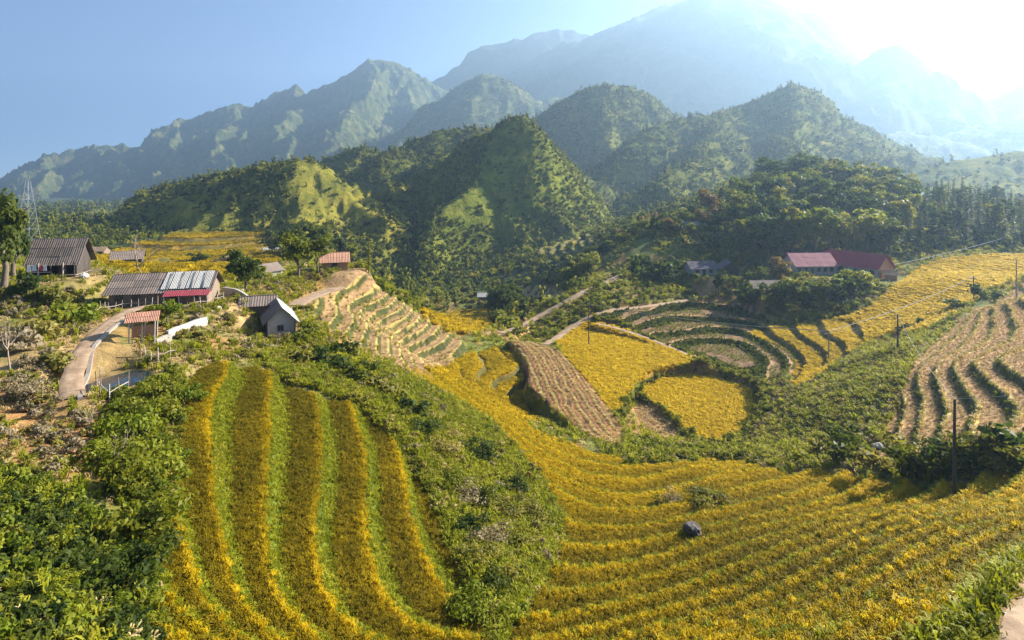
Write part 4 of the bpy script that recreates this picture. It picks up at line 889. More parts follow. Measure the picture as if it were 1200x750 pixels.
bush('grey', 790, 588, 22, 'purplish grey bush among the golden terraces', 1.1)
bush('dark', 776, 590, 16, 'dark green bush beside the purplish grey bush', 1.2)
bush('scrub', 830, 588, 20, 'olive bush at the rim of the golden terraces', 1.8)
bush('green', 232, 303, 14, 'green bush in the far golden fields', 1.6); bush('grey', 262, 305, 12, 'grey bush in the far golden fields', 2.0)
for i, (px, py, h, k) in enumerate([(1000,540,30,'green'),(1030,552,30,'scrub'),(1065,556,38,'green'),(1090,558,42,'green'),(1118,552,40,'dark'),(1145,548,40,'green'),(1172,545,44,'scrub'),(1196,540,46,'dark'),(965,536,24,'scrub'),(940,545,20,'green'),(990,520,24,'dark'),(1048,530,26,'scrub')]):
    bush(k, px, py, h, 'leafy bush below the stubble terraces, %s from the right edge' % ('first' if px > 1190 else ORDN[sum(q > px for q in (1000,1030,1065,1090,1118,1145,1172,1196,965,940,990,1048))]), 1.25, 'bushes between the golden bowl and the stubble terraces')
for i, (px, py, h, k) in enumerate(sorted([(500,512,26,'dark'),(528,575,24,'green'),(548,625,26,'dark'),(515,530,26,'scrub'),(560,535,26,'dark'),(470,478,20,'green'),(440,455,22,'scrub'),(605,575,22,'dark'),(625,610,26,'scrub'),(575,640,30,'grey'),(560,590,26,'green'),(590,600,24,'scrub'),(610,640,24,'green'),(560,660,28,'scrub'),(548,590,24,'grey'),(420,450,26,'green'),(380,430,26,'dark'),(455,465,22,'scrub'),(490,490,22,'dark'),(400,415,22,'green'),(350,425,22,'scrub'),(360,400,22,'green'),(580,700,30,'green'),(555,720,34,'bright')], key=lambda q: q[1])):
    bush(k, px, py, h, '%s bush in the scrub strip below the hut, %s counted from the top' % (KW[k], ORDN[i]), 1.3, 'bushes in the scrub strip below the hut')
for i, (px, py, h, k) in enumerate(sorted([(150,520,50,'bright'),(175,500,44,'green'),(150,575,60,'green'),(185,560,50,'bright'),(170,640,70,'green'),(150,690,70,'dark'),(215,470,34,'bright'),(190,470,34,'green'),(130,545,44,'bright')], key=lambda q: q[1])):
    bush(k, px, py, h, '%s bush beside the outermost olive terrace, %s counted from the top' % (KW[k], ORDN[i]), 1.0, 'bushes beside the outermost olive terrace')
for i, (px, py, h, k) in enumerate(sorted([(30,350,30,'dark'),(60,355,30,'scrub'),(85,380,30,'bright'),(50,400,34,'scrub'),(20,420,34,'grey'),(70,430,30,'scrub'),(30,470,32,'grey'),(60,385,28,'green')], key=lambda q: q[1])):
    bush(k, px, py, h, '%s bush on the bank below the stilt house, %s counted from the top' % (KW[k], ORDN[i]), 1.1, 'bushes on the bank below the stilt house')
for i, (px, py, h, k) in enumerate(sorted([(1058,385,10,'dark'),(1080,378,9,'dark'),(1120,360,14,'green'),(1150,352,16,'dark'),(1170,345,12,'green'),(1100,386,9,'scrub')], key=lambda q: -q[0])):
    bush(k, px, py, h, 'small %s bush atop the stubble terraces, %s from the right edge' % (KW[k], ORDN[i]), 1.5, 'bushes along the upper edge of the stubble terraces')
ORDW = ['topmost','second','third','fourth','fifth','sixth','seventh','eighth','ninth','tenth','eleventh','twelfth','thirteenth','fourteenth','fifteenth','sixteenth','seventeenth','eighteenth','nineteenth','twentieth']
def bare_tree(px, py, hpx, label, seed):
    p = ray_hit([(px, py)])[0]; h = hpx/FPX*p[1]; rng = np.random.default_rng(seed); parts = []
    def grow(a, dirv, L, r, dep):
        q = [a]; d = np.array(dirv)
        for _ in range(3): d = d+rng.normal(size=3)*.16; d[2] = abs(d[2])*.9+.1; d /= np.linalg.norm(d); q.append(q[-1]+d*L/3)
        parts.append(tube_np(q, np.linspace(r, r*.5, 4), 4))
        if dep:
            for _ in range(3): dd = d+rng.normal(size=3)*.55; grow(q[-1] if rng.uniform() < .5 else q[2], dd/np.linalg.norm(dd), L*.68, r*.5, dep-1)
    r = empty('bare_tree', (p[0], p[1], ground_z(p[0], p[1]))); tag(r, label, 'tree')
    grow(np.array((0,0,-.2)), (0,0,1), h*.4, h*.02, 0); V, F, X = join(parts); tr = put(r, proto('trunk', V, F, X, M_TWIG), 'trunk'); top = parts[0][0][-4:].mean(0); parts.clear()
    for _ in range(4): dd = np.array((rng.normal()*.5, rng.normal()*.5, 1)); grow(top, dd/np.linalg.norm(dd), h*.3, h*.012, 2)
    V, F, X = join(parts); put(r, proto('branches', V, F, X, M_TWIG), 'branches')
bare_tree(105, 520, 55, 'leafless pale tree on the red earth bank', 1); bare_tree(12, 440, 75, 'leafless brown tree at the edge of the earth bank', 2); bare_tree(165, 330, 60, 'thin bare tree behind the long house', 3); bare_tree(140, 555, 60, 'bare twisted tree above the green thicket', 4)

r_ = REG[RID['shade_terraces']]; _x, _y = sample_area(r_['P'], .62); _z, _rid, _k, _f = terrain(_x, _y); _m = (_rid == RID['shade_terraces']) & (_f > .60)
scatter('bank_plants', BUSH_SRC['dark']+[BUSH_SRC['green'][0]], np.column_stack([_x, _y, _z-.1])[_m], RNG.uniform(.3, .62, _m.sum()), None, 'dark leafy plants along the banks of the shaded terraces', 'undergrowth', tilt=.3)  # dark-leaved plants put in to darken the banks as if shaded
# ------------------------------------------------------------------ buildings
def mat_roof(name, col, rough=.85, stain=.4, scale=1.2, metal=0.0):
    m, nt, b = new_mat(name)
    oi = N(nt, 'ShaderNodeObjectInfo'); n = tex_noise(nt, scale, 8, .65); n2 = tex_noise(nt, scale*5, 5, .6)
    c = mixc(nt, n, tuple(v*(1-stain) for v in col), tuple(min(1, v*(1+stain*.6)) for v in col))
    c = mixc(nt, .5, c, ramp(nt, n2, [(.3, (.7,.68,.64)), (.7, (1.2,1.2,1.2))]), 'MULTIPLY')
    c = mixc(nt, .5, c, ramp(nt, oi.outputs['Random'], [(0, (.75,.75,.75)), (1, (1.2,1.18,1.15))]), 'MULTIPLY')
    nt.links.new(c, b.inputs['Base Color']); b.inputs['Roughness'].default_value = rough; b.inputs['Metallic'].default_value = metal; bump(nt, b, n2, .25, .02)
    return m
MR_GREY = mat_roof('roof_grey_asbestos', (.21,.16,.13)); MR_SLATE = mat_roof('roof_weathered_slate', (.15,.115,.095)); MR_WHITE = mat_roof('roof_pale_sheet', (.40,.385,.36), .7, .35)
MR_MAROON = mat_roof('roof_maroon', (.26,.035,.045), .55, .3); MR_PINK = mat_roof('roof_light_pink', (.42,.17,.18), .85, .15); MR_RED = mat_roof('roof_red', (.30,.03,.045), .8, .2)  # the pink roof is a lighter tone than the red one
MR_PURPLE = mat_roof('roof_dark_purple', (.09,.07,.095)); MR_TEAL = mat_roof('roof_teal', (.10,.28,.28)); MR_TAN = mat_roof('roof_thatch', (.28,.19,.11), .95, .5)
M_PLANK = plain('old_planks', (.20,.145,.10), .9, .45, 5); M_PLANK_L = plain('pale_planks', (.40,.34,.29), .85, .35, 5); M_DARKWOOD = plain('dark_timber', (.055,.042,.034), .9, .4, 5)
M_WHITEWALL = plain('white_plaster', (.36,.34,.31), .9, .3, 1.2); M_BRICK_O = plain('orange_brickwork', (.42,.21,.11), .9, .35, 4); M_CONC = plain('concrete', (.27,.235,.195), .9, .3, 2); M_GLASS = plain('dark_window_glass', (.03,.04,.05), .15, .2, 1)
M_STEEL = plain('galvanised_steel', (.48,.48,.47), .45, .2, 3, .6); M_POLE = plain('pole_concrete', (.30,.27,.24), .9, .3, 3); M_POLE_D = plain('pole_dark_wood', (.07,.055,.045), .9, .4, 3)
M_CABLE = plain('cable', (.45,.45,.45), .6, .1, 1); M_ROCK = plain('boulder_rock', (.085,.075,.07), .95, .5, 2.5); M_STONE = plain('pale_stone', (.42,.38,.33), .95, .35, 5); M_CERAMIC = plain('insulator', (.55,.52,.48), .3, .1, 1)

def prism(pts, y0, y1):
    n = len(pts); V = [(p[0], y0, p[1]) for p in pts]+[(p[0], y1, p[1]) for p in pts]
    F = [tuple(range(n)), tuple(range(2*n-1, n-1, -1))]+[(i, i+n, (i+1) % n+n, (i+1) % n) for i in range(n)]
    return V, F
def poly_obj(name, V, F, mat, parent, bev=0.0):
    bm = bmesh.new(); vs = [bm.verts.new(v) for v in V]
    for f in F: bm.faces.new([vs[i] for i in f])
    bmesh.ops.recalc_face_normals(bm, faces=bm.faces)
    if bev: bmesh.ops.bevel(bm, geom=bm.edges[:], offset=bev, segments=1, affect='EDGES')
    me = bpy.data.meshes.new(name); bm.to_mesh(me); bm.free(); me.materials.append(mat)
    return link(bpy.data.objects.new(name, me), parent)
def box(name, lo, hi, mat, parent, bev=0.0):
    (a, b, c), (d, e, f) = lo, hi
    V = [(a,b,c),(d,b,c),(d,e,c),(a,e,c),(a,b,f),(d,b,f),(d,e,f),(a,e,f)]
    return poly_obj(name, V, [(0,3,2,1),(4,5,6,7),(0,1,5,4),(1,2,6,5),(2,3,7,6),(3,0,4,7)], mat, parent, bev)
def tube(name, P, R, mat, parent=None, k=7):
    V, F = tube_np(P, np.broadcast_to(np.asarray(R, float), len(P)).copy(), k); n = len(P)*k
    o = poly_obj(name, [tuple(v) for v in V], [tuple(f) for f in F]+[tuple(range(k))[::-1], tuple(range(n-k, n))], mat, parent); return o
SHEETS = {}
def sheet_mesh(w, l, mat, waves=5):
    key = (round(w, 2), round(l, 2), mat.name)
    if key in SHEETS: return SHEETS[key]
    n = waves*2+1; xs = np.linspace(-w/2, w/2, n); zz = np.array([.022 if i % 2 else -.022 for i in range(n)])
    V = [(x, 0, z) for x, z in zip(xs, zz)]+[(x, -l, z) for x, z in zip(xs, zz)]; V += [(v[0], v[1], v[2]-.012) for v in V]
    F = [(i, i+n, i+n+1, i+1) for i in range(n-1)]; F += [(a+2*n, d+2*n, c+2*n, b+2*n) for a, b, c, d in F]
    F += [(i+n, i+3*n, i+1+3*n, i+1+n) for i in range(n-1)]+[(0, 2*n, 3*n, n), (n-1, 2*n-1, 4*n-1, 3*n-1)]
    me = bpy.data.meshes.new('roof_sheet'); me.from_pydata(V, [], F); me.update(); me.materials.append(mat); SHEETS[key] = me; return me
def roof_slope(parent, x0, x1, ridge_y, ridge_z, run, drop, mat, side=-1, nw=4, nl=2, jit=.02, alt=None, name='roof_slope'):
    """one pitch of a roof laid in overlapping corrugated sheets; falls from the ridge towards side*y"""
    Ls = math.hypot(run, drop); ang = math.atan2(drop, run); L = x1-x0; w = L/nw; l = Ls/nl
    s = empty(name, (0, 0, 0)); s.parent = parent; s.location = (0, ridge_y, ridge_z); s.rotation_euler = (ang, 0, 0) if side < 0 else (ang, 0, math.pi)
    for i in range(nw):
        for j in range(nl):
            m = alt if alt is not None and random.random() < .22 else mat
            o = bpy.data.objects.new('roof_sheet', sheet_mesh(w*1.04, l*1.05, m)); link(o, s)
            cx = x0+w*(i+.5); o.location = (cx if side < 0 else -cx, -l*j, .02+.028*(nl-1-j)+.012*(i % 2)); o.rotation_euler = (random.gauss(0, jit*.3), random.gauss(0, jit*.3), random.gauss(0, jit*.6))
    return s
def window(parent, x, y, z, w, h, face='front', mat=None):
    f = box('window', (-w/2-.08, -.05, -h/2-.08), (w/2+.08, .05, h/2+.08), mat or M_PLANK, parent)
    box('pane', (-w/2, -.075, -h/2), (-.03, -.052, h/2), M_GLASS, f); box('pane', (.03, -.075, -h/2), (w/2, -.052, h/2), M_GLASS, f)
    f.location = (x, y, z); f.rotation_euler = (0, 0, {'front': 0, 'right': math.pi/2, 'back': math.pi, 'left': -math.pi/2}[face]); return f
def door(parent, x, y, w, h, face='front', mat=None):
    f = box('door', (-w/2, -.05, 0), (w/2, .04, h), mat or M_DARKWOOD, parent); box('handle', (w/2-.18, -.10, h*.48), (w/2-.12, -.052, h*.56), M_STEEL, f)
    f.location = (x, y, 0.0); f.rotation_euler = (0, 0, {'front': 0, 'right': math.pi/2, 'left': -math.pi/2}[face]); return f
def gable_house(name, loc, rz, L, D, wall_h, rise, roof_mat, wall_mat, label, over=.5, nw=5, nl=2, gable_mat=None, windows=(), doors=(), foot=1.2, alt=None, roof2=None, cat='house', bare=()):
    r = empty(name, loc, math.radians(rz)); tag(r, label, cat)
    t = .14; hx, hy = L/2, D/2
    if 'front' not in bare: box('wall', (-hx, -hy, -foot), (hx, -hy+t, wall_h), wall_mat, r)
    if 'back' not in bare: box('wall', (-hx, hy-t, -foot), (hx, hy, wall_h), wall_mat, r)
    for s in (-1, 1):
        if ('left' if s < 0 else 'right') in bare: continue
        V, F = prism([(-hy+t+.003, -foot), (hy-t-.003, -foot), (hy-t-.003, wall_h-.02), (0, wall_h+rise-.10), (-hy+t+.003, wall_h-.02)], 0, t)
        V = [(s*hx+(-v[1] if s > 0 else v[1]), v[0], v[2]) for v in V]; poly_obj('gable_wall', V, F, gable_mat or wall_mat, r)
    run = hy+over; dr = rise/hy*run
    roof_slope(r, -hx-over, hx+over, 0, wall_h+rise+.03, run, dr, roof_mat, -1, nw, nl, alt=alt); roof_slope(r, -hx-over, hx+over, 0, wall_h+rise+.03, run, dr, roof2 or roof_mat, 1, nw, nl, alt=alt)
    tube('ridge_cap', [(-hx-over, 0, wall_h+rise+.07), (0, 0, wall_h+rise+.075), (hx+over, 0, wall_h+rise+.07)], .09, roof_mat, r, 6)
    for face, a, z, w, h in windows:
        window(r, *({'front': (a, -hy-.03), 'back': (a, hy+.03), 'left': (-hx-.03, a), 'right': (hx+.03, a)}[face]), z, w, h, face)
    for face, a, w, h in doors: door(r, *({'front': (a, -hy-.03), 'left': (-hx-.03, a), 'right': (hx+.03, a)}[face]), w, h, face)
    return r
# stilt house on the bank
hs = gable_house('stilt_house', HOUSE_A, 14, 6.0, 4.6, 2.7, 2.9, MR_GREY, M_DARKWOOD, 'dark stilt house with a wide grey sheet roof on the bank', .65, 5, 3, M_DARKWOOD, doors=(('front', 1.2, 1.0, 2.0),), bare=('front',), alt=MR_SLATE)
for i, x in enumerate((-3.1,-1.6,0.0,1.6,3.1)): tube('post', [(x, -3.1, -1.6), (x, -3.1, 1.0), (x+.03, -3.1, 2.25)], .09, M_PLANK_L if i % 2 else M_DARKWOOD, hs, 6)
box('floor', (-3.1, -2.7, .2), (3.1, 2.3, .34), M_PLANK, hs); box('railing', (-3.0, -3.16, .85), (.2, -3.10, .95), M_PLANK_L, hs); box('inner_wall', (-3, .2, .35), (3, .32, 2.8), M_DARKWOOD, hs)
def cloth(x, col, label, w=.5, h=.9):
    m = plain('cloth', col, .9, .15, 6); V, F = [], []; n = 6
    for i in range(n+1):
        for j in range(5): V.append((w*(i/n-.5), .05*math.sin(i*1.9+j*.5)+.02, -h*j/4*(1+.06*math.sin(i*2.3))))
    V += [(a, b+.012, c) for a, b, c in V]; q = 5*(n+1)
    for i in range(n):
        for j in range(4): a = i*5+j; F += [(a, a+1, a+6, a+5), (a+q, a+5+q, a+6+q, a+1+q)]
    R_ = math.radians(14); o = poly_obj('hanging_cloth', V, F, m, None); o.location = HOUSE_A+Vector((x*math.cos(R_)+3.2*math.sin(R_), x*math.sin(R_)-3.2*math.cos(R_), 2.0)); o.rotation_euler = (0, 0, R_); tag(o, label, 'laundry', 'laundry under the eaves of the stilt house')
cloth(-2.8, (.75,.74,.76), 'white cloth hanging under the eaves of the stilt house, outermost one', .7); cloth(-2.1, (.62,.64,.70), 'pale blue cloth hanging under the eaves of the stilt house', .6); cloth(-1.2, (.45,.08,.09), 'red cloth hanging under the eaves of the stilt house', .45); cloth(-.7, (.70,.68,.66), 'white cloth hanging beside the red one on the stilt house', .5)
tube('clothes_line', [(-3.2,-3.2,2.02), (-1.5,-3.2,1.99), (.5,-3.2,2.02)], .015, M_CABLE, hs, 4)
# long house
lh = gable_house('long_house', LONG_HOUSE, 14, 12.6, 6.6, 2.1, 1.9, MR_SLATE, M_PLANK, 'long low village house with weathered grey roof and pale roof sheets', .6, 9, 3, alt=MR_GREY, doors=(('front', 2.0, 1.1, 1.9),), windows=(('front', -3.0, 1.2, 1.0, .9), ('front', -5.0, 1.2, 1.0, .9), ('front', 4.6, 1.2, .9, .8)))
for i in range(6):                               # pale sheets laid over the right half
    o = bpy.data.objects.new('roof_sheet', sheet_mesh(1.0, 3.9, MR_WHITE)); link(o, lh); a = math.atan2(1.9, 3.3)
    o.location = (.6+i*1.06, -.05, 4.17+.03*(i % 2)); o.rotation_euler = (a, 0, random.gauss(0, .02))
for i in range(4): tube('roof_batten', [(.9+i*1.5, -.3, 4.14), (1.0+i*1.5, -1.9, 3.22), (1.1+i*1.5, -3.5, 2.3)], .04, M_DARKWOOD, lh, 5)
roof_slope(lh, .9, 6.8, -3.75, 2.0, 1.4, .5, MR_MAROON, -1, 5, 1, name='porch_roof')
for x in (1.1, 3.0, 4.9, 6.6): tube('post', [(x, -5.0, -1.2), (x, -5.0, .5), (x, -5.02, 1.5)], .08, M_PLANK_L, lh, 6)
# small hut
hz = gable_house('wooden_hut', HUT+Vector((-2.6, 2.8, 0)), 118, 8.0, 3.8, 2.1, 1.8, MR_WHITE, M_DARKWOOD, 'small wooden hut with its sunlit roof side coloured pale, its shaded side grey', .45, 5, 2, M_PLANK_L, windows=(('left', .1, 1.0, .7, .7),), roof2=MR_GREY)  # sunlight put into the roof colours: lit side pale, shaded side grey
gable_house('shed', pad(301, 372, 2.2) if False else ray_hit([(303, 368)])[0].tolist(), 20, 4.5, 3.0, 1.8, .9, MR_GREY, M_PLANK, 'low grey shed behind the small hut', .4, 3, 1)
# brick shelter beside the pond
p = ray_hit([(168, 404)])[0]; bs = empty('brick_shelter', (p[0], p[1], ground_z(p[0], p[1])), math.radians(25)); tag(bs, 'small tiled shelter on thin posts beside the pond', 'shelter')
for x in (-1.2, 0, 1.2):
    for y in (-1.0, 1.0): tube('post', [(x, y, -.8), (x, y, 1), (x+.04, y, 2.6)], .07, M_PLANK_L, bs, 6)
MR_BRICK = mat_roof('roof_brick_red', (.40,.20,.13), .9, .3)
roof_slope(bs, -1.6, 1.6, 0, 3.3, 1.5, .75, MR_BRICK, -1, 4, 2); roof_slope(bs, -1.6, 1.6, 0, 3.3, 1.5, .75, MR_BRICK, 1, 4, 2); box('back_wall', (-1.2, .95, -.8), (1.2, 1.06, 1.6), M_BRICK_O, bs)
# school: two wings
SZ = SCHOOL.z
sc1 = gable_house('school_wing', (SCHOOL.x-8.5, SCHOOL.y+4, SZ), 4, 13.5, 8.5, 3.4, 3.2, MR_PINK, M_WHITEWALL, 'white school wing with a light pink roof', .7, 9, 3, windows=[('front', -5.6+i*2.2, 1.7, 1.1, 1.3) for i in (0, 1, 3, 4, 5)], doors=(('front', -1.2, 1.1, 2.2),))
for i in range(7): tube('veranda_post', [(-6.4+i*2.13, -4.8, -.5), (-6.4+i*2.13, -4.8, 1.5), (-6.4+i*2.13, -4.8, 2.98)], .1, M_WHITEWALL, sc1, 6)
sc2 = gable_house('school_wing', (SCHOOL.x+6.0, SCHOOL.y+1.5, SZ), -60, 18, 9.0, 3.6, 3.6, MR_RED, M_WHITEWALL, 'long white school wing with a dark red roof and brick gable', .7, 12, 3, M_BRICK_O, windows=[('front', -7.6+i*2.5, 1.9, 1.2, 1.4) for i in range(7) if i != 3], doors=(('front', -1.4, 1.2, 2.3),))
gable_house('grey_barn', BARN, 4, 9.5, 6, 2.4, 1.8, MR_GREY, M_PLANK, 'barn with a purplish grey roof beside the shaded garden', .6, 7, 3, alt=MR_SLATE)
gable_house('dark_house', DARK_HOUSE+Vector((-4.5, 2, 0)), 6, 9, 6.5, 2.6, 1.8, MR_PURPLE, M_WHITEWALL, 'house with a dark purple roof above the village road', .6, 6, 2, windows=(('front', -2.5, 1.4, 1.1, 1.0), ('front', 2.4, 1.4, 1.1, 1.0)), doors=(('front', 0, 1.0, 2.0),))
gable_house('dark_house', DARK_HOUSE+Vector((4.5, 0, 0)), 82, 7.5, 6, 2.8, 2.0, MR_PURPLE, M_WHITEWALL, 'house with pale gable edge next to the dark purple roof', .6, 5, 2, M_DARKWOOD, windows=(('left', 0, 1.4, 1.2, 1.1),))
Q = smooth_line(ray_hit([(818,327),(835,330),(852,330),(868,325)]), 3); gz = terrain(Q[:, 0], Q[:, 1])[0]
V = []; F = []
for i, (q, z) in enumerate(zip(Q, gz)): V += [(q[0], q[1], z-.6), (q[0], q[1], z+1.3), (q[0], q[1]+.35, z+1.3), (q[0], q[1]+.35, z-.6)]
for i in range(len(Q)-1):
    for j in range(4): F.append((i*4+j, i*4+(j+1) % 4, i*4+4+(j+1) % 4, i*4+4+j))
tag(poly_obj('garden_wall', V, F+[(0,1,2,3), tuple(len(V)-4+k for k in (3,2,1,0))], plain('yellow_plaster', (.52,.42,.24), .9, .2, 2), None), 'curved yellowish garden wall below the dark-roofed house', 'wall')
def small(px, py, d, L, D, h, rise, rz, roof, wall, label, **kw):
    p = W(px, py, d); return gable_house('house', (p[0], p[1], ground_z(p[0], p[1])-.2), rz, L, D, h, rise, roof, wall, label, .5, kw.pop('nw', 4), 2, foot=2.5, **kw)
small(150, 308, 150, 6.5, 5, 2.0, 1.6, 28, MR_GREY, M_DARKWOOD, 'small grey gabled house at the near edge of the golden fields')
small(113, 278, 270, 9, 6, 2.4, 1.6, 10, MR_TAN, M_PLANK, 'far brown-roofed house beyond the golden fields')
small(312, 322, 150, 6, 5, 2.3, 1.5, 60, MR_GREY, M_WHITEWALL, 'grey-roofed house among the trees behind the hut')
small(318, 273, 290, 7, 5, 2.4, 1.5, 20, MR_WHITE, M_PLANK, 'tiny white-roofed house in the far wood, first of three')
small(352, 277, 285, 9, 5, 2.4, 1.5, 10, MR_WHITE, M_PLANK, 'tiny white-roofed house in the far wood, the middle one')
small(367, 279, 280, 6, 5, 2.4, 1.5, -10, MR_WHITE, M_PLANK, 'tiny white-roofed house in the far wood beside the tall tree')
small(392, 316, 128, 5.5, 4.5, 2.3, 1.5, 18, mat_roof('roof_orange', (.5,.26,.16)), M_BRICK_O, 'orange-roofed house on the crest above the brown slope', doors=(('front', 0, 1.1, 1.9),))
small(812, 278, 250, 8, 5, 2.5, 1.4, 5, MR_WHITE, M_WHITEWALL, 'pale-roofed house half hidden by trees above the village')
small(862, 268, 262, 8, 5, 2.5, 1.4, 10, MR_SLATE, M_WHITEWALL, 'slate-roofed house under the rust-brown tree')
small(1072, 238, 318, 13, 7, 3.0, 1.6, -12, MR_TEAL, M_WHITEWALL, 'teal-roofed building deep in the wood on the knoll')
small(572, 333, 265, 9, 5, 2.2, 1.2, 0, MR_WHITE, M_PLANK, 'low pale shed at the foot of the pointed hill')
small(948, 334, 172, 3.4, 3.0, 1.8, .8, 15, MR_WHITE, M_PLANK, 'little white-roofed hut in the school garden')
small(1044, 322, 176, 3.0, 3.0, 2.2, .8, -30, MR_TAN, M_BRICK_O, 'small brick outhouse at the end of the red-roofed wing')
small(812, 312, 205, 4, 3, 2.0, .9, 0, MR_WHITE, M_PLANK, 'tiny white-roofed shed beside the dark purple roof')
# low white retaining walls by the yard
def yard_wall(px, label, h, th, mat, name='retaining_wall', deep=.6):
    Q = smooth_line(ray_hit(px), 2); z = terrain(Q[:, 0], Q[:, 1])[0]; V, F = [], []; T = np.gradient(Q[:, :2], axis=0); T /= np.linalg.norm(T, axis=1)[:, None]; Nn = np.stack([-T[:, 1], T[:, 0]], 1)*th/2
    for q, n, zz in zip(Q, Nn, z):
        hh = h*(1+.05*random.uniform(-1, 1)); V += [(q[0]-n[0], q[1]-n[1], zz-deep), (q[0]-n[0], q[1]-n[1], zz+hh), (q[0]+n[0], q[1]+n[1], zz+hh), (q[0]+n[0], q[1]+n[1], zz-deep)]
    for i in range(len(Q)-1):
        for j in range(4): F.append((i*4+j, i*4+(j+1) % 4, i*4+4+(j+1) % 4, i*4+4+j))
    return tag(poly_obj(name, V, F+[(0,1,2,3), tuple(len(V)-4+k for k in (3,2,1,0))], mat, None), label, 'wall')
yard_wall([(196,402),(210,396),(224,390),(243,384)], 'white plastered retaining wall below the long house', 1.1, .3, M_WHITEWALL)
yard_wall([(182,408),(192,404),(200,402)], 'short low whitish wall next to the tiled shelter', .8, .3, M_CONC)
yard_wall([(262,352),(278,358),(290,364)], 'pale wall at the corner of the long house yard', 1.2, .3, M_WHITEWALL)
yard_wall([(94,476),(93,452),(100,428),(116,406),(136,388),(155,376)], 'curved stone retaining wall holding up the pond track', .25, .35, M_CONC, 'retaining_wall', 2.6)
# pond
Pp = smooth_poly(np.array([(POND.x+2.3*math.cos(a)*(1.0+.25*math.sin(2*a)), POND.y+3.6*math.sin(a)) for a in np.linspace(0, 6.283, 11)[:-1]]), 2)
mw, nt_, bw = new_mat('pond_water'); bw.inputs['Base Color'].default_value = (.012,.022,.035, 1); bw.inputs['Roughness'].default_value = .12; bump(nt_, bw, tex_noise(nt_, 2.0, 3), .15, .03)
pv = [(q[0], q[1], POND.z+.12) for q in Pp]; tag(poly_obj('pond_water', pv+[(a, b, c-.5) for a, b, c in pv], [tuple(range(len(pv))), tuple(range(2*len(pv)-1, len(pv)-1, -1))]+[(i, (i+1) % len(pv), (i+1) % len(pv)+len(pv), i+len(pv)) for i in range(len(pv))], mw, None), 'small dark pond inside the curved dirt track', 'pond', None, 'structure')
# fences of rough stakes
def fence(px, n, h, label):
    Q = smooth_line(ray_hit(px), 3); d = np.r_[0, np.cumsum(np.linalg.norm(np.diff(Q[:, :2], axis=0), axis=1))]; s = np.linspace(0, d[-1], n); X = np.interp(s, d, Q[:, 0]); Y = np.interp(s, d, Q[:, 1]); Z = terrain(X, Y)[0]
    r = empty('stake_fence', (X[0], Y[0], Z[0])); tag(r, label, 'fence'); tops = []
    for i in range(n):
        hh = h*random.uniform(.75, 1.25); o = np.array((X[i]-X[0], Y[i]-Y[0], Z[i]-Z[0])); tp = o+np.array((random.gauss(0, .08), random.gauss(0, .08), hh)); tops.append(o*.45+tp*.55)
        tube('stake', [o-np.array((0,0,.4)), (o+tp)/2, tp], [.06,.055,.045], random.choice([M_TWIG, M_PLANK_L, M_PLANK]), r, 5)
    tube('rail', tops, .035, M_PLANK_L, r, 5)
fence([(100,372),(125,360),(150,356),(185,362)], 14, 1.5, 'rough stake fence along the dry yard above the pond track')
fence([(118,440),(112,462),(120,480),(150,462)], 9, 1.6, 'crooked stake fence around the near side of the pond')
fence([(195,372),(230,368),(262,362)], 10, 1.3, 'pale stake fence in front of the long house')
fence([(165,418),(185,425),(205,420)], 7, 1.3, 'short stake fence under the tiled shelter')
fence([(286,404),(310,410),(340,412)], 8, 1.1, 'stake fence just below the small hut')
# ------------------------------------------------------------------ poles, cables, pylon, rocks
POLE_TOP = {}
def pole(key, px, py, d, hpx, label, mat, arm=True, rz=0.0, lean=0.0, r0=.15):
    p = W(px, py, d); z = ground_z(p[0], p[1]); h = p[2]+hpx/FPX*d-z; r = empty('utility_pole', (p[0], p[1], z), rz); tag(r, label, 'pole')
    tube('post', [(0,0,-1.0), (lean*.5, 0, h*.5), (lean, 0, h)], [r0, r0*.85, r0*.65], mat, r, 8)
    if arm:
        box('crossarm', (lean-.9, -.05, h-.62), (lean+.9, .05, h-.50), mat, r)
        for s in (-.75, 0, .75): tube('insulator', [(lean+s, 0, h-.50), (lean+s, 0, h-.38), (lean+s, 0, h-.28)] if s else [(lean, 0, h), (lean, 0, h+.12), (lean, 0, h+.2)], [.04,.06,.03], M_CERAMIC, r, 6)
    POLE_TOP[key] = Vector((p[0]+lean*math.cos(rz), p[1]+lean*math.sin(rz), z+h+.05)); return r
pole('near', 1118, 590, 44, 122, 'tall dark wooden pole standing at the rim of the golden bowl', M_POLE_D, False, 0, .05, .13)
pole('mid', 1052, 412, 100, 44, 'dark pole rising from the shrubs below the upper yellow field', M_POLE_D, False)
pole('field', 1141, 354, 140, 30, 'brown pole with a slanted arm in the upper yellow field', M_POLE_D, True, .3)
pole('low', 971, 422, 120, 34, 'thin grey pole at the curved yellow terraces', M_POLE)
pole('shade', 899, 290, 222, 24, 'pale T-shaped pole in front of the dark wood', M_POLE)
pole('edge', 1191, 330, 128, 26, 'thin pole near the right end of the upper yellow field', M_POLE, False)
pole('shrine', 893, 330, 184, 22, 'white slender post above the purplish barn roof', M_WHITEWALL, False)
pole('west', 690, 396, 140, 40, 'thin dark pole beside the village road', M_POLE_D)
def cable(a, b, sag, label, r=.035, n=16):
    a = Vector(a); b = Vector(b); P = []
    for i in range(n+1): t = i/n; p = a.lerp(b, t); P.append((p.x, p.y, p.z-sag*4*t*(1-t)))
    return tag(tube('power_cable', P, r, M_CABLE, None, 5), label, 'cable', 'power cables across the valley')
T = POLE_TOP
cable(T['west'], T['low'], 1.0, 'cable from the pole by the village road to the curved yellow terraces', .055)
cable(T['low'], T['field'], 1.0, 'cable rising from the curved terraces to the upper yellow field', .05)
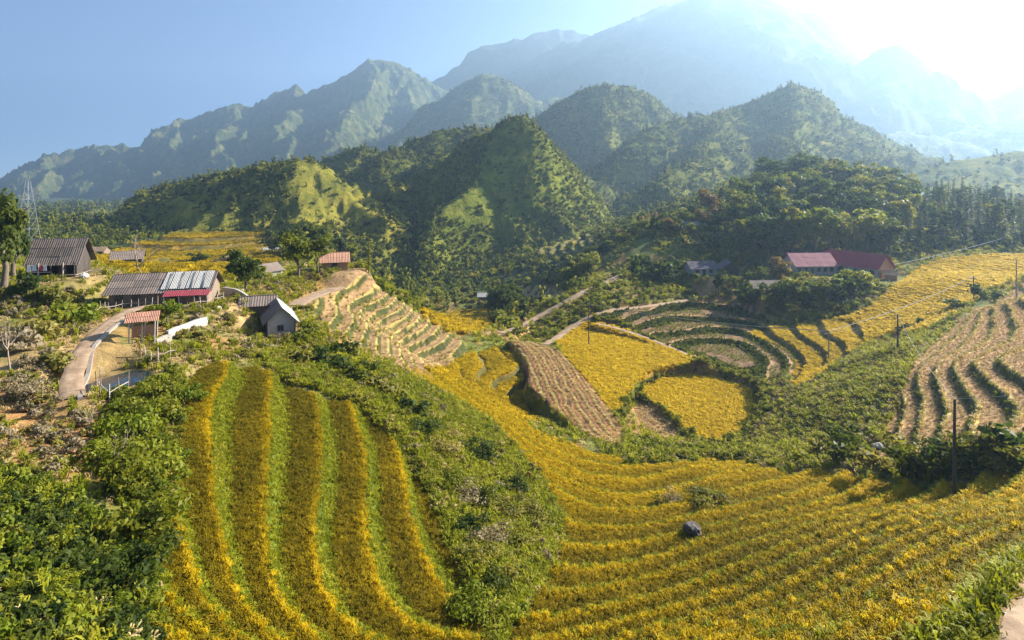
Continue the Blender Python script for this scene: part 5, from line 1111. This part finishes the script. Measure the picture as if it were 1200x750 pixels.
cable(T['near'], T['mid'], 1.0, 'cable from the tall near pole to the pole in the shrubs', .016)
cable(T['mid'], T['low'], .8, 'cable between the pole in the shrubs and the curved terraces', .03)
cable(T['shade'], (W(1120,262,235)), 1.2, 'pale cable in front of the dark wood', .055)
cable(T['shade'], (W(735,300,232)), 1.2, 'cable running from the T-shaped pole over the village', .055)
cable(T['field'], T['edge'], .5, 'cable across the upper yellow field', .03)
cable(T['near'], W(1330,430,36), .5, 'cable leaving the tall near pole towards the stubble terraces', .014)
# lattice pylon
p = W(33, 285, 115); r = empty('lattice_pylon', (p[0], p[1], ground_z(p[0], p[1])-.3)); tag(r, 'tall thin steel lattice pylon behind the stilt house', 'pylon'); hh = (285-200)/FPX*115+2.5; b0, b1 = 1.9, .25
def pc(i, t): w = b0+(b1-b0)*t; return Vector((w*(-1 if i in (0, 3) else 1), w*(-1 if i in (0, 1) else 1), hh*t))
for i in range(4): tube('leg', [pc(i, 0), pc(i, .5), pc(i, 1)], .05, M_STEEL, r, 4)
NB = 8
for k in range(NB):
    t0, t1 = (k/NB)**.85, ((k+1)/NB)**.85
    for i in range(4):
        j = (i+1) % 4; tube('brace', [pc(i, t0), (pc(i, t0)+pc(j, t1))/2, pc(j, t1)], .022, M_STEEL, r, 3); tube('brace', [pc(i, t1), (pc(i, t1)+pc(j, t1))/2, pc(j, t1)], .022, M_STEEL, r, 3)
for t in (.80, .9): tube('crossarm', [(-2.2, 0, hh*t), (0, 0, hh*t+.25), (2.2, 0, hh*t)], .07, M_STEEL, r, 4)
# rocks
def rock(px, py, wpx, label, seed, mat, group=None, name='boulder', flat=.75, dx=0, dy=0):
    p = ray_hit([(px, py)])[0]; s = wpx/FPX*p[1]*.5; rng = np.random.default_rng(seed); bm = bmesh.new(); bmesh.ops.create_icosphere(bm, subdivisions=3 if s > .4 else 2, radius=1)
    o3 = rng.normal(size=(9, 3)); o3 /= np.linalg.norm(o3, axis=1)[:, None]
    for v in bm.verts:
        q = np.array(v.co); f = min(1.0, min((.72+.2*(i % 3)/2)/max(q@d, 1e-3) for i, d in enumerate(o3))); q = q*f*(1+.06*rng.normal()); v.co = Vector((q[0]*s, q[1]*s*.9, q[2]*s*flat))
    me = bpy.data.meshes.new(name); bm.to_mesh(me); bm.free(); me.materials.append(mat); o = link(bpy.data.objects.new(name, me)); o.location = (p[0], p[1], ground_z(p[0], p[1])+s*flat*.35); o.rotation_euler = (0, 0, rng.uniform(0, 6)); return tag(o, label, 'rock', group)
rock(810, 626, 24, 'dark boulder standing alone in the golden rice terraces', 3, M_ROCK, None, 'boulder', .95)
PS = [(1151,703,14),(1165,690,11),(1172,702,10),(1186,676,12),(1192,662,10),(1158,716,12),(1170,722,9),(1148,728,13),(1137,740,12),(1180,690,8),(1162,738,10),(1176,735,7),(1194,690,9),(1144,716,8)]
for i, (px, py, w) in enumerate(sorted(PS, key=lambda q: q[1])): rock(px, py, w, 'pale stone on the edge of the stony path, %s counted from the far end' % ORDN[i], 20+i, M_STONE, 'stones along the stony path', 'stone', .8)
BK = [(1010,517,18),(1030,524,14),(1046,515,16),(985,527,12),(1020,505,12)]
for i, (px, py, w) in enumerate(sorted(BK)): rock(px, py, w, 'pale rock in the scrub below the stubble terraces, %s along the slope' % ORDN[i], 50+i, M_STONE, 'rocks in the scrub below the stubble terraces', 'rock', .6)
YK = [(270,345,10),(282,350,12),(262,340,8),(255,372,9),(120,352,9),(138,350,10),(98,330,12),(95,318,10)]
for i, (px, py, w) in enumerate(sorted(YK)): rock(px, py, w, 'whitish rock in the village yards, %s counted from the stilt house side' % ORDN[i], 70+i, M_STONE, 'rocks in the village yards', 'rock', .7)
cable(W(1036,312,182)[:3], W(1210,268,215), 1.0, 'long pale cable above the upper yellow field', .055)
